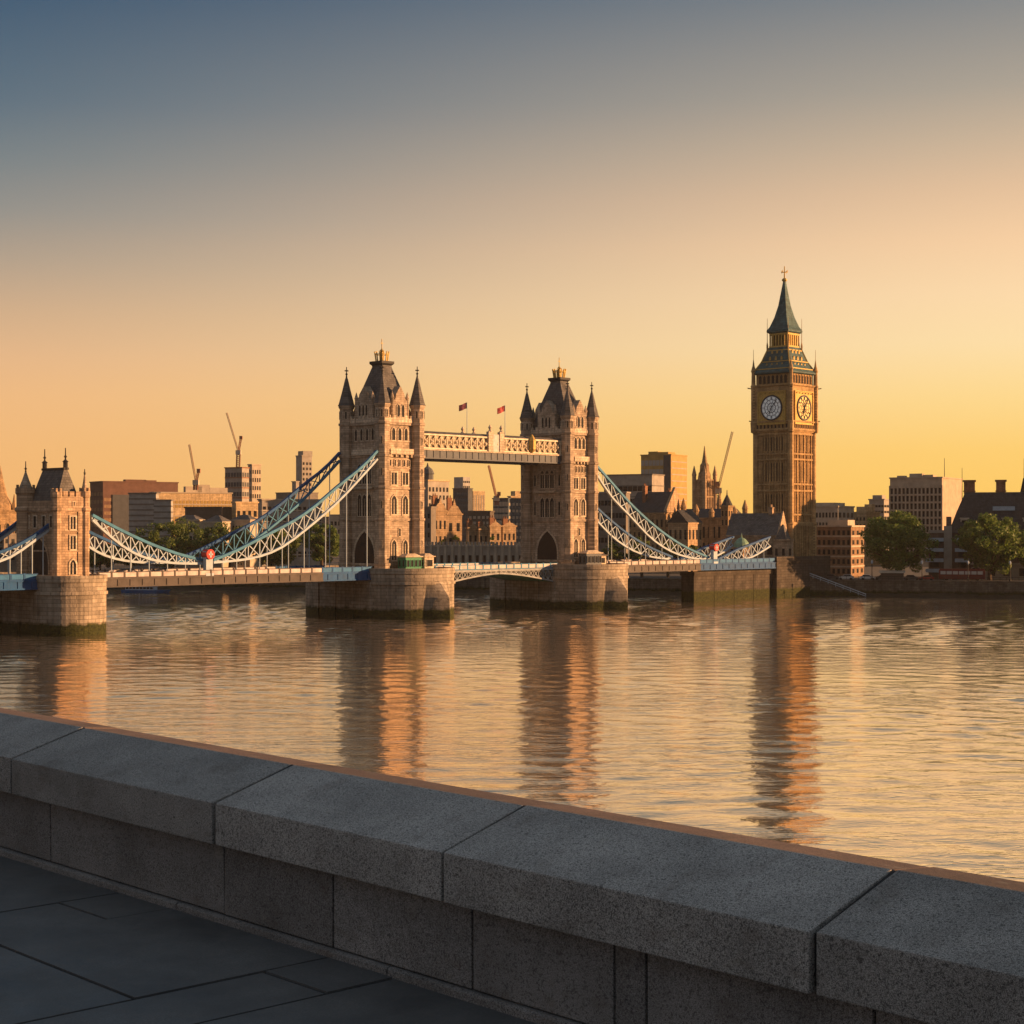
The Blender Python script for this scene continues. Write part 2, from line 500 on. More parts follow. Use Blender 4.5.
BD = Vector((1, -0.28, 0)).normalized()                      # along the far bank
BRZ = atan2(BD.y, BD.x)
rw = thing('river_wall', 'long dark stone river wall with weed band along the far bank', 'wall', (0, bank_y(0), 0), BRZ)
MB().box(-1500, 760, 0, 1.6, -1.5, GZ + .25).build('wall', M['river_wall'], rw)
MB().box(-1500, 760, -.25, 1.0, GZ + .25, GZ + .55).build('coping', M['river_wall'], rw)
rb = MB()
for k in range(150):
    x = -520 + k * 5.5
    rb.box(x - .5, x + .5, -.45, 0, -1.5, GZ + .1)
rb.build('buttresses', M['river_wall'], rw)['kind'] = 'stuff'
fs = MB()
random.seed(3)
pts = [(-420 + 10 * k, -2.0 - 2.5 * random.random(), 0.02) for k in range(86)]
top = [(-420 + 10 * k, 0.05, 0.9 + .5 * random.random()) for k in range(86)]
fs.add([(x, y - 1.5, -.4) for x, y, z in pts] + pts + top, [(i + o, i + 1 + o, i + 87 + o, i + 86 + o) for i in range(85) for o in (0, 86)])
M['mud'] = m_plain('wet_foreshore_mud', (0.035, 0.03, 0.02), 0.5, 0, .4, .8)
o = fs.build('foreshore', M['mud'], None, (0, bank_y(0), 0)); o.rotation_euler = (0, 0, BRZ); tag(o, kind='structure')

# ------------------------------------------------------------------ near embankment: pavement and parapet
A = Vector((-.6766, .7364)); B = Vector((.7364, .6766))
WRZ = atan2(A.y, A.x)                                       # local x runs along the wall, local -y towards the river
PAV = 16.0
def wa(px, b):                                              # distance along the wall of picture column px on the face at offset b
    dx = (px - 512) / F
    tt = b / (B.x * dx + B.y)
    return tt * (A.x * dx + A.y)
def granite(name, dark, light, scale=210.0, stain=(0.10, 0.075, 0.06)):
    t = NT(name); v = t.coord('Object')
    f = t.noise(v, scale, 2, .6)
    base = t.ramp(f, [(0.33, dark), (0.47, sc3(light, .62)), (0.60, light), (0.72, sc3(light, 1.35))])
    f2 = t.noise(v, scale * .36, 3, .6)
    base = t.mix(t.ramp(f2, [(0.36, 0.75), (0.46, 0.0)]), base, sc3(dark, .8))
    blot = t.ramp(t.noise(v, 1.7, 7, .65), [(0.3, 0.68), (0.68, 1.15)])
    base = t.mix(1.0, base, blot, 'MULTIPLY')
    st = t.noise(t.coord('Object', (2.2, .5, 5)), 1.6, 5, .6)
    base = t.mix(t.ramp(st, [(0.55, 0.0), (0.75, .5)]), base, stain)
    oi = t.n('ShaderNodeObjectInfo')
    base = t.mix(1.0, base, t.ramp(oi.outputs['Random'], [(0.0, 0.82), (1.0, 1.15)]), 'MULTIPLY')
    pit = t.noise(v, 22, 2, .5)
    base = t.mix(t.ramp(pit, [(0.70, 0.0), (0.76, .6)]), base, (0.03, 0.03, 0.03))
    lich = t.noise(v, 5.5, 6, .7)
    base = t.mix(t.ramp(lich, [(0.60, 0.0), (0.70, .35)]), base, (0.33, 0.32, 0.27))
    bw = t.n('ShaderNodeMath', operation='MULTIPLY_ADD'); bw.inputs[1].default_value = .6
    t.l(t.noise(v, scale * .4, 4, .65), bw.inputs[0]); t.l(t.noise(v, 12, 4), bw.inputs[2])
    t.bump(bw.outputs[0], .55, .006)
    return t.set(Base_Color=base, Roughness=.72)
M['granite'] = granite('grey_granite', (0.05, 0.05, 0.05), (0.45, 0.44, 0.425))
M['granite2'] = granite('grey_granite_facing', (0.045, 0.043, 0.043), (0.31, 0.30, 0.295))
M['granite_red'] = granite('sun_tinted_stained_granite', (0.075, 0.05, 0.04), (0.23, 0.155, 0.12))  # ruddy colour paints in the low sun's orange on the outer strip, besides stains

par = thing('parapet_wall', 'low grey granite parapet wall with broad sloping coping beside the walkway', 'wall',
            (0, 0, PAV), WRZ)
# local: x = distance along A, y = -(offset along B)
def block(name, x0, x1, prof, mat, bev=0.007):
    """prof: list of (b, z) world; extruded along the wall, arrises softened"""
    import bmesh
    mb = MB(); mb.extr_x([(-b, z - PAV) for b, z in prof], x0, x1)
    me = mb.mesh(name, mat)
    bm = bmesh.new(); bm.from_mesh(me)
    bmesh.ops.bevel(bm, geom=bm.edges[:], offset=bev, segments=2, affect='EDGES', profile=.6)
    bm.to_mesh(me); bm.free()
    for p in me.polygons: p.use_smooth = False
    o = bpy.data.objects.new(name, me); COL.objects.link(o); o.parent = par
    return o
BF, BO, BX = 6.06, 6.69, 6.99
ZT, ZBt, ZO, ZX = 16.812, 16.537, 17.005, 16.975
joints = [27.0, 24.2, 21.3, 18.3, 15.3, 12.34, 9.47, 7.164, 4.634, 2.2, -0.4, -3.0, -5.6, -8.2]
random.seed(11)
for i in range(len(joints) - 1):
    x1, x0 = joints[i] - .016, joints[i + 1] + .016
    dz = random.uniform(-.004, .004); db = random.uniform(-.006, .006)
    block('coping_stone', x0, x1, [(BF + db, ZBt), (BO - .004, ZBt), (BO - .004, ZO + dz), (BF + db, ZT + dz)], M['granite'])
    block('joint_mortar', joints[i + 1] - .014, joints[i + 1] + .014, [(BF + .035, ZBt + .03), (BO - .001, ZBt + .03), (BO - .001, ZO - .005), (BF + .035, ZT - .012)], M['dark'], .002)
    block('outer_coping_strip', x0 - .013, x1 + .013, [(BO, ZBt), (BX + db, ZBt), (BX + db, ZX + dz), (BO, ZO + dz - .004)], M['granite_red'], .01)
fj = sorted([wa(p, 6.17) for p in (50, 224, 333, 472, 614, 646, 874)] + [17.2, 20.0, 22.6, 25, 27, 2.3, -.3, -2.6, -5.2, -8.2])
for i in range(len(fj) - 1):
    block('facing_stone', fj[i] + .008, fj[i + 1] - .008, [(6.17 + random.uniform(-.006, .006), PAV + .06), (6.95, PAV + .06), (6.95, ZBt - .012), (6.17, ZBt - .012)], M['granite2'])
for i in range(0, len(joints) - 1):
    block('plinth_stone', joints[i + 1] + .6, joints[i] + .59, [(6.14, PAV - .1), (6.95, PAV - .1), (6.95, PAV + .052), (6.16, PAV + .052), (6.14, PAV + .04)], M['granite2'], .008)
MB().extr_x([(-6.3, -.2), (-6.9, -.2), (-6.9, ZBt - PAV - .02), (-6.3, ZBt - PAV - .02)], -8.2, 27).build('core', M['granite2'], par)
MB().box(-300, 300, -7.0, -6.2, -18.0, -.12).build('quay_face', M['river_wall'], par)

# pavement: big dark slabs laid square to the wall, each row offset
t = NT('wet_dark_paving'); v = t.coord('Object')
c = t.ramp(t.noise(v, 1.3, 7, .62), [(0.3, (0.06, 0.063, 0.067)), (0.7, (0.16, 0.165, 0.17))])
c = t.mix(t.ramp(t.noise(v, 90, 3, .7), [(0.38, 0.0), (.6, .75)]), c, (0.07, 0.075, 0.08))
c = t.mix(t.ramp(t.noise(v, .5, 5, .6), [(0.52, 0.0), (.72, .55)]), c, (0.14, 0.14, 0.14))
rr = t.ramp(t.noise(v, 2.2, 5), [(.3, 0.38), (.7, .75)])
hb = t.n('ShaderNodeMath', operation='MULTIPLY_ADD'); hb.inputs[1].default_value = .35
t.l(t.noise(v, 45, 4), hb.inputs[0]); t.l(t.noise(v, 5, 3), hb.inputs[2])
t.bump(hb.outputs[0], .4, .008)
M['paving'] = t.set(Base_Color=c, Roughness=rr)
def slab_points(px, py):
    Y = F * (EYE - PAV) / (py - HZ); X = xat(px, Y)
    return X * A.x + Y * A.y, X * B.x + Y * B.y
rowsA = [slab_points(0, 912)[0], slab_points(0, 938)[0], slab_points(20, 1023)[0], slab_points(210, 1020)[0]]
pv = MB()
edges = [22.0, 20.3, 18.7, 17.1, 15.6] + sorted([r for r in rowsA], reverse=True)
last = edges[-1]
while last > -8: last -= 1.35; edges.append(last)
b_join = slab_points(130, 997)[1]
for i in range(len(edges) - 1):
    a1, a0 = edges[i], edges[i + 1]
    if a1 - a0 < .15: continue
    b = b_join - 9.0 + (0.0 if i % 2 == 0 else .85)
    while b < 6.3:
        b2 = b + 1.8
        g = .011
        dz = random.uniform(-.004, .004)
        pv.box(a0 + g, a1 - g, -(b2 - g), -(b + g), -.1, dz)
        b = b2
o = pv.build('pavement', M['paving'], None, (0, 0, PAV)); o.rotation_euler = (0, 0, WRZ); tag(o, kind='structure')
o = MB().box(-60, 60, -6.25, 60, -.6, -.035).build('pavement_bed', M['dark'], None, (0, 0, PAV)); o.rotation_euler = (0, 0, WRZ); tag(o, kind='structure')
# ------------------------------------------------------------------ the bascule bridge
U = Vector((1666, 1700)).normalized(); Wv = Vector((-U.y, U.x))      # along the bridge, across it (away from the viewer)
URZ = atan2(U.y, U.x)
N2 = Vector((-21.9, 355.0))
C2 = N2 + 8.0 * Wv
ROAD = 9.5
def bw(s, v, z=0.0):
    p = C2 + U * s + Wv * v
    return Vector((p.x, p.y, z))
def s_at(px, v):
    P = C2 + Wv * v
    return along(P, U, px)
def sz(px, py, v):
    s = s_at(px, v)
    return s, zat(py, bw(s, v).y)
S3 = along(N2, U, 584.5); S1 = along(N2, U, 70); S4 = s_at(779, -8)

# ---- piers
def pier(s, r, flat, label, starling=True, top=10.0):
    p = thing('bridge_pier', label, 'bridge pier', bw(s, -8.0, 0), URZ, 'stone bridge piers')
    def cap(rr, grow=0.0):
        pts = []
        for i in range(25):
            a = pi + pi * i / 24
            pts.append((rr * cos(a), rr * sin(a)))
        for i in range(25):
            a = pi * i / 24
            pts.append((rr * cos(a), flat + rr * sin(a)))
        return pts
    m = MB()
    m.prism(cap(r), -2, top - 3.0)
    m.prism(cap(r + .28), top - 3.0, top - 2.45)
    m.prism(cap(r + .02), top - 2.45, top - .75)
    m.build('body', M['pier'], p)
    pr = MB()
    a, b = cap(r + .2), cap(r - .55)
    n = len(a)
    pr.add([(x, y, top - .75) for x, y in a] + [(x, y, top + .35) for x, y in a] + [(x, y, top + .35) for x, y in b] + [(x, y, top - .75) for x, y in b],
           [(i + k * n, (i + 1) % n + k * n, (i + 1) % n + (k + 1) % 4 * n, i + (k + 1) % 4 * n) for i in range(n) for k in range(4)])
    pr.build('parapet', M['pier'], p)
    MB().prism(cap(r - .6), top - .8, ROAD - .1).build('paved_top', M['trim'], p)
    for sx in (-1, 1):
        for y in (.6, flat * .33, flat * .66, flat - .6):
            MB().box(sx * r - .35, sx * r + .35, y - .6, y + .6, -2, top - 2.6).build('buttress', M['pier'], p)
    if starling:
        for sg, y0 in ((1, 0.0),):
            st = MB(); N = 24; lo = []; mid = []; hi = []; k = r + 3.0
            for i in range(N + 1):
                q = i / N * 2 - 1                        # -1 .. 1 across
                x = q * (r + .35)
                y = -(k - k * abs(q) ** 1.12)          # pointed plan
                lo.append((x * 1.03, y * 1.03, -2)); mid.append((x, y, 4.4))
                ang = q * radians(78)
                hi.append(((r - .2) * sin(ang), -(r - .2) * cos(ang), 4.6 + 3.4 * cos(ang) ** 1.1))
            st.loft([lo, mid, hi])
            so = st.build('starling', M['pier'], p, smooth=True)
            so.data.set_sharp_from_angle(angle=radians(38))
    return p
pier(0, 9.8, 18, 'wide granite pier with weed band under the taller middle bridge tower')
pier(S3, 10.0, 17, 'granite pier with weed band under the bridge tower on the right')
pier(S1, 6.2, 20, 'round ended granite pier under the low gatehouse at the left edge', False)

# ---- main towers
def finial(mb, x, y, z, h, cross=True, r=.12):
    mb.lathe(x, y, [(r * 1.6, z), (r, z + h * .2), (r * 2.4, z + h * .3), (r * .9, z + h * .42), (r * .7, z + h)], 6)
    if cross:
        mb.box(x - .45, x + .45, y - .1, y + .1, z + h * .58, z + h * .68)
        mb.box(x - .1, x + .1, y - .45, y + .45, z + h * .585, z + h * .675)
def main_tower(s, sl, sr, label, v0=0.0):
    T = thing('bridge_tower', label, 'bridge tower', bw(s, v0, ROAD), URZ, 'tall gothic bridge towers')
    hx, hy = sr / 2, sl / 2
    m = MB()
    ix, iy = hx - .15, hy - .15
    m.box(-ix, ix, -iy, iy, 0, 31)
    for z, g, t_ in ((1.2, .35, .5), (10.6, .3, .5), (17.2, .28, .45), (21.5, .18, .3), (23.9, .3, .5), (27.2, .15, .3), (30.7, .45, .6)):
        m.box(-ix - g, ix + g, -iy - g, iy + g, z, z + t_)
    m.build('wall', M['tower'], T)
    pb = MB()                                           # parapet between the turrets, with merlons
    for sx in (-1, 1):
        pb.box(sx * (ix + .2) - .2, sx * (ix + .2) + .2, -iy, iy, 31.3, 32.1)
        for k in range(7):
            y = -iy + 1.6 + k * (2 * iy - 3.2) / 6
            pb.box(sx * (ix + .2) - .2, sx * (ix + .2) + .2, y - .35, y + .35, 32.1, 32.7)
    for sy in (-1, 1):
        pb.box(-ix, ix, sy * (iy + .2) - .2, sy * (iy + .2) + .2, 31.3, 32.1)
        for k in range(5):
            x = -ix + 1.6 + k * (2 * ix - 3.2) / 4
            pb.box(x - .35, x + .35, sy * (iy + .2) - .2, sy * (iy + .2) + .2, 32.1, 32.7)
    pb.build('parapet', M['trim'], T)
    # turrets
    for sx in (-1, 1):
        for sy in (-1, 1):
            tb = MB(); x, y = sx * hx, sy * hy
            prof = [(1.75, 0), (1.75, 1.2), (1.9, 1.3), (1.9, 1.8), (1.62, 1.9)]
            for z in (10.6, 17.2, 23.9, 30.7):
                prof += [(1.58, z), (1.8, z + .1), (1.8, z + .5), (1.55, z + .6)]
            prof += [(1.5, 34.2), (1.75, 34.6), (1.85, 35.1), (1.2, 35.1)]
            tb.lathe(x, y, prof, 8)
            tu = tb.build('turret', M['tower'], T)
            MB().lathe(x, y, [(1.95, 35.0), (1.75, 35.3), (.95, 38.2), (.35, 40.6), (.1, 41.3)], 8).build('cap', M['slate'], tu)
            fb = MB(); finial(fb, x, y, 41.1, 2.2); fb.build('finial', M['dark'], tu)
            for k in range(8):                          # belfry slits in the turret head
                a = pi / 4 * k
                if (cos(a) * sx > .1 or sin(a) * sy > .1 or (cos(a) < -.5 and sx < 0) or sin(a) < -.5):
                    win(tu, (x + 1.4 * cos(a), y + 1.4 * sin(a), 32.2), a + pi / 2, .34, 1.6, 'point', .08)
            for zz in (5.0, 13.2, 20.0, 26.6):
                a = atan2(sy, sx) if (sx < 0 and sy < 0) else (-pi / 2 if sy < 0 else pi)
                win(tu, (x + 1.42 * cos(a), y + 1.42 * sin(a), zz), a + pi / 2, .26, 1.5, 'rect', .07)
    # roof
    rf = MB()
    rx, ry = hx - .7, hy - .7
    rf.rect_loft(0, 0, [(rx, ry, 31.0), (rx, ry, 32.5), (rx * .78, ry * .77, 36.6), (1.35, 1.6, 43.2), (1.35, 1.6, 43.5)])
    roof = rf.build('roof', M['slate'], T)
    cr = MB(); cr.rect_loft(0, 0, [(1.3, 1.55, 43.45), (1.75, 2.0, 43.9), (1.75, 2.0, 44.4), (1.1, 1.3, 44.4)])
    cr.build('roof_cornice', M['dark'], roof)
    cg = MB()
    for k in range(12):
        a = 2 * pi * k / 12
        x, y = 1.3 * cos(a), 1.45 * sin(a)
        cg.bar((x * .9, y * .9, 44.35), (x * 1.15, y * 1.15, 46.5), .2)
        a2 = 2 * pi * (k + 1) / 12
        cg.bar((x * 1.08, y * 1.08, 45.9), (1.3 * 1.08 * cos(a2), 1.45 * 1.08 * sin(a2), 45.9), .16)
    cg.lathe(0, 0, [(.3, 44.4), (.3, 46.4), (.5, 46.7), (.2, 47.0), (.1, 47.2), (.08, 49.2)], 8)
    cg.bar((-.35, 0, 48.3), (.35, 0, 48.3), .12)
    cg.build('crown', M['gold'], roof)
    # gabled dormers
    for (face, half, off) in (('r', hx, -iy), ('r', hx, iy), ('l', hy, -ix), ('l', hy, ix)):
        w = 2.1 if face == 'r' else 2.6
        sg = -1 if off < 0 else 1
        out = [(-w, 31.2), (w, 31.2), (w, 35.4), (w * .62, 36.4), (w * .55, 37.2), (0, 38.9), (-w * .55, 37.2), (-w * .62, 36.4), (-w, 35.4)]
        g = MB()
        a0, a1 = off + sg * .3, off - sg * 1.6
        lo_, hi_ = min(a0, a1), max(a0, a1)
        if face == 'r': g.extr_y(out, lo_, hi_)
        else: g.extr_x(out, lo_, hi_)
        fo = MB()
        for q in (-w, w):
            if face == 'r': g.lathe(q, off + sg * .1, [(.35, 31.2), (.35, 36.2), (.45, 36.3), (.05, 37.7)], 6)
            else: g.lathe(off + sg * .1, q, [(.35, 31.2), (.35, 36.2), (.45, 36.3), (.05, 37.7)], 6)
        go = g.build('gable', M['tower'], T)
        rz = {('r', -1): 0, ('r', 1): pi, ('l', -1): -pi / 2, ('l', 1): pi / 2}[(face, sg)]
        o_ = off + sg * .3
        for q in ((-.62, .62) if face == 'r' else (-1.1, 0, 1.1)):
            loc = (q, o_, 32.4) if face == 'r' else (o_, q, 32.4)
            win(go, loc, rz, .8 if face == 'r' else .62, 2.6, 'point', .14)
    # river faces
    for sg, rz in ((-1, 0.0), (1, pi)):
        y = sg * iy
        q = (hx - 1.6) * .48
        for x in (-q, q):
            win(T, (x, y, 2.4), rz, 1.25, 4.2, 'point', .26, bars=1)
            win(T, (x, y, 12.0), rz, 1.4, 3.9, 'point', .28, bars=1)
            win(T, (x, y, 18.2), rz, 1.5, 2.5, 'rect', .26, bars=1)
        win(T, (0, y, 7.4), rz, .5, 1.6, 'rect', .14)
        for k in range(5):
            win(T, ((k - 2) * (hx - 1.8) * .42, y, 22.1), rz, .42, 1.3, 'round', .1)
        for x in (-q * 1.1, 0, q * 1.1):
            win(T, (x, y, 27.5), rz, .9, 2.6, 'point', .2)
        bb = MB(); xx = hx - 1.7
        lo_, hi_ = sorted((y, y + sg * .9))
        bb.box(-xx, xx, lo_, hi_, 24.5, 24.8); bb.box(-xx, xx, *sorted((y + sg * .75, y + sg * .95)), 24.8, 25.7)
        for k in range(5):
            x = -xx + .3 + k * (2 * xx - .6) / 4
            bb.box(x - .15, x + .15, *sorted((y, y + sg * .7)), 23.9, 24.5)
        bb.build('balcony', M['trim'], T)
    # road faces: carriageway arch, tall oriel windows
    for sg, rz in ((-1, -pi / 2), (1, pi / 2)):
        x = sg * ix
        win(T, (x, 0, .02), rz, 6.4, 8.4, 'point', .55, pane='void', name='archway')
        for zz, hh in ((11.6, 4.6), (18.4, 4.2)):
            for y in (-1.55, 0, 1.55):
                win(T, (x, y, zz), rz, 1.2, hh, 'point', .2, bars=1)
            for y in (-3.9, 3.9):
                if abs(y) < hy - 1.9: win(T, (x, y, zz + .5), rz, .6, hh - 1.4, 'point', .16)
        for y in (-2.7, -.9, .9, 2.7):
            win(T, (x, y, 27.5), rz, .7, 2.5, 'point', .15)
        bb = MB()
        bb.box(*sorted((x, x + sg * .9)), -3.2, 3.2, 17.3, 17.7)
        bb.box(*sorted((x, x + sg * .7)), -3.6, 3.6, 24.4, 25.6)
        bb.build('balcony', M['trim'], T)
    return T
main_tower(0, 11.5, 9.8, 'gothic stone bridge tower with slate roof and gilt crown behind the green cabin')
main_tower(S3, 13.0, 8.4, 'gothic stone bridge tower on the right end of the high walkway')

# ---- gatehouse at the left end of the bridge
def gatehouse(s, v0, sl, sr, label):
    T = thing('bridge_gatehouse', label, 'gatehouse', bw(s, v0, ROAD), URZ)
    hx, hy = sr / 2, sl / 2
    m = MB(); m.box(-hx, hx, -hy, hy, 0, 12.3)
    for z, g, t_ in ((.5, .25, .4), (4.9, .12, .3), (8.4, .12, .3), (12.0, .3, .45)):
        m.box(-hx - g, hx + g, -hy - g, hy + g, z, z + t_)
    # corner clasping buttresses
    for sx in (-1, 1):
        m.box(sx * (hx - .8) - .9, sx * (hx - .8) + .9, -hy - .18, -hy + 1, 0, 12.2)
        m.box(sx * (hx - .8) - .9, sx * (hx - .8) + .9, hy - 1, hy + .18, 0, 12.2)
    m.build('wall', M['gate'], T)
    pb = MB()
    for sg in (-1, 1):
        pb.box(-hx - .2, hx + .2, sg * hy - .3, sg * hy + .3, 12.45, 14.6)
        n = 5
        for k in range(n):
            x = -hx + .5 + k * (2 * hx - 1.0) / (n - 1)
            pb.box(x - .45, x + .45, sg * hy - .28, sg * hy + .28, 14.6, 15.5)
        pb.box(sg * hx - .3, sg * hx + .3, -hy + .3, hy - .3, 12.45, 13.9)
    pb.build('battlement', M['gate'], T)
    for sx, sy, h in ((-1, 1, 16.2), (1, -1, 15.6), (-1, -1, 15.4), (1, 1, 16.0)):
        tb = MB(); r = 1.6 if (sx, sy) == (-1, 1) else .8
        x, y = sx * (hx - .2), sy * (hy - .2)
        tb.lathe(x, y, [(r, 0), (r, 11.9), (r + .3, 12.2), (r + .3, 12.6), (r, 12.9), (r, h - 1.2), (r + .2, h - .9), (r + .2, h)], 8)
        for k in range(6):
            a = 2 * pi * k / 6
            tb.lathe(x + r * cos(a), y + r * sin(a), [(.25, h), (.25, h + .6)], 4)
        tu = tb.build('turret', M['gate'], T)
        if (sx, sy) == (-1, -1): continue
        MB().lathe(x, y, [(r * .75, h), (r * .4, h + 1.4), (.1, h + 3.0)], 8).build('cap', M['tower'], tu)
        fb = MB(); finial(fb, x, y, h + 2.9, 1.9 if r > 1.2 else 1.0, False, .11); fb.build('finial', M['dark'], tu)
    rf = MB(); a, b = hx - .6, hy - .9
    rf.loft([[(-a, -b, 12.4), (a, -b, 12.4), (a, b, 12.4), (-a, b, 12.4)], [(-a, -b, 13.6), (a, -b, 13.6), (a, b, 13.6), (-a, b, 13.6)],
             [(-.35, -3.6, 19.4), (.35, -3.6, 19.4), (.35, 3.6, 19.4), (-.35, 3.6, 19.4)]])
    roof = rf.build('roof', M['slate'], T)
    MB().box(-.5, .5, -3.8, 3.8, 19.35, 19.75).build('ridge', M['dark'], roof)
    for y in (-3.5, 3.5):
        fb = MB(); fb.lathe(0, y, [(.4, 19.4), (.4, 20.7), (.55, 20.8), (.2, 21.1)], 6); finial(fb, 0, y, 21.0, 2.2, False)
        fb.build('finial', M['dark'], roof)
    for sg, rz in ((-1, 0.0), (1, pi)):
        y = sg * hy
        win(T, (0.3, y, .95), rz, 1.15, 2.6, 'point', .28, bars=1)
        win(T, (0.3, y, 5.4), rz, 1.05, 2.3, 'rect', .25, bars=1)
        win(T, (0.3, y, 8.9), rz, 1.0, 2.2, 'rect', .25, bars=1)
        win(T, (0.3, y - .25 if sg < 0 else y + .25, 13.0), rz, .4, .7, 'rect', .1)
    for sg, rz in ((-1, -pi / 2), (1, pi / 2)):
        x = sg * hx
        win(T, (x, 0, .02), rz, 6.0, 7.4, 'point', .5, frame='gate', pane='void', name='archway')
        for y in (-4.0, 4.0): win(T, (x, y, 9.2), rz, .9, 2.0, 'rect', .2)
        for y in (-1.5, 1.5): win(T, (x, y, 9.2), rz, .9, 2.0, 'rect', .2)
    return T
gatehouse(S1, -3.0, 10.8, 6.0, 'low stone gatehouse with battlements and hipped slate roof at the left edge')

# ---- suspended deck spans
def parapet_run(mb_panel, mb_rail, s0, s1, v, z, step=2.6):
    n = max(1, int((s1 - s0) / step)); d = (s1 - s0) / n
    for k in range(n):
        a = s0 + k * d
        mb_panel.box(a + .22, a + d - .22, v - .07, v + .07, z + .18, z + .98)
        mb_rail.box(a - .16, a + .16, v - .14, v + .14, z, z + 1.2)
    mb_rail.box(s0, s1, v - .1, v + .1, z + .98, z + 1.12)
    mb_rail.box(s0, s1, v - .1, v + .1, z, z + .16)
def span(s0, s1, label, blue=()):
    o = thing('bridge_deck', label, 'bridge deck', bw(s0, 0, 0), URZ, 'suspended bridge deck spans')
    L = s1 - s0
    MB().box(0, L, -7.2, 7.2, 8.7, ROAD - .02).build('roadway', M['asphalt'], o)
    cb = MB()
    for k in range(int(L / 5.5)):
        x = 1.5 + k * 5.5
        cb.box(x - .25, x + .25, -7.0, 7.0, 8.0, 8.7)
    cb.build('cross_beams', M['girder'], o)
    segs = []
    cur = 0.0
    for (a, b) in sorted(blue):
        if a > cur: segs.append((cur, a, 'girder'))
        segs.append((a, b, 'blue')); cur = b
    if cur < L: segs.append((cur, L, 'girder'))
    for v in (-7.5, 7.5):
        for a, b, mm in segs:
            g = MB(); g.box(a, b, v - .22, v + .22, 8.2, 9.35); g.box(a, b, v - .38, v + .38, 7.95, 8.2); g.box(a, b, v - .36, v + .36, 9.35, 9.6)
            for k in range(int((b - a) / 2.6)):
                x = a + 1.3 + k * 2.6
                g.box(x - .08, x + .08, v - .34, v + .34, 8.2, 9.35)
            g.build('girder', M[mm], o)
            p, r_ = MB(), MB()
            parapet_run(p, r_, a, b, v, 9.6)
            p.build('parapet_panels', M['pink_panel'] if mm == 'girder' else M['deep_blue_panel'], o)
            r_.build('parapet_rail', M['girder'] if mm == 'girder' else M['blue'], o)
    return o
sA, sB = S1 + 6.0, -9.3
span(S1 - 75, S1 - 6.0, 'blue edged bridge deck leaving the photo left of the gatehouse', [(30, 69.0)])
span(sA, sB, 'long suspended bridge deck between the gatehouse and the middle tower', [(sB - sA - 13, sB - sA)])
sC, sD = S3 + 9.3, S4 - 1.0
span(sC, sD, 'suspended bridge deck right of the right bridge tower', [(s_at(700, -7.5) - sC, sD - sC)])

# ---- bascule leaves
M['leaf_paint'] = m_plain('weathered_grey_white_paint', (0.27, 0.29, 0.30), .55, 0, .25, .9)
def leaf(s0, s1, label):
    """s0 is the root at the pier, s1 the tip at mid span"""
    o = thing('bascule_leaf', label, 'bascule', bw(s0, 0, 0), URZ, 'bascule leaves of the bridge')
    L = s1 - s0
    def bot(q): return 6.1 + 2.4 * (1 - (1 - q) ** 1.5)
    MB().box(min(0, L), max(0, L), -7.2, 7.2, 9.0, ROAD - .02).build('roadway', M['asphalt'], o)
    u = MB(); N = 12
    u.add([(L * i / N, v, bot(i / N)) for i in range(N + 1) for v in (-7.1, 7.1)], [(2 * i, 2 * i + 1, 2 * i + 3, 2 * i + 2) for i in range(N)])
    u.add([(L * i / N, v, bot(i / N) + .12) for i in range(N + 1) for v in (-7.1, 7.1)], [(2 * i, 2 * i + 2, 2 * i + 3, 2 * i + 1) for i in range(N)])
    u.build('soffit', M['green'], o)
    for v in (-7.4, 7.4):
        g = MB()
        top = [(L * i / N, v, 9.25) for i in range(N + 1)]
        low = [(L * i / N, v, bot(i / N) + .1) for i in range(N + 1)]
        g.strip(top, .4, .45); g.strip(low, .5, .35)
        for i in range(N):
            g.bar(top[i], low[i], .16)
            g.bar(low[i], top[i + 1], .16); g.bar(top[i], low[i + 1], .14)
        g.build('lattice_girder', M['leaf_paint'], o)
        p, r_ = MB(), MB()
        parapet_run(p, r_, min(0, L), max(0, L), v, 9.5, 2.2)
        p.build('parapet_panels', M['pink_panel'], o); r_.build('parapet_rail', M['pale_blue'], o)
    return o
mid = (9.3 + S3 - 9.3) / 2
leaf(8.6, mid - .06, 'left bascule leaf of the bridge with white lattice girder')
leaf(S3 - 8.6, mid + .06, 'right bascule leaf of the bridge with green underside')

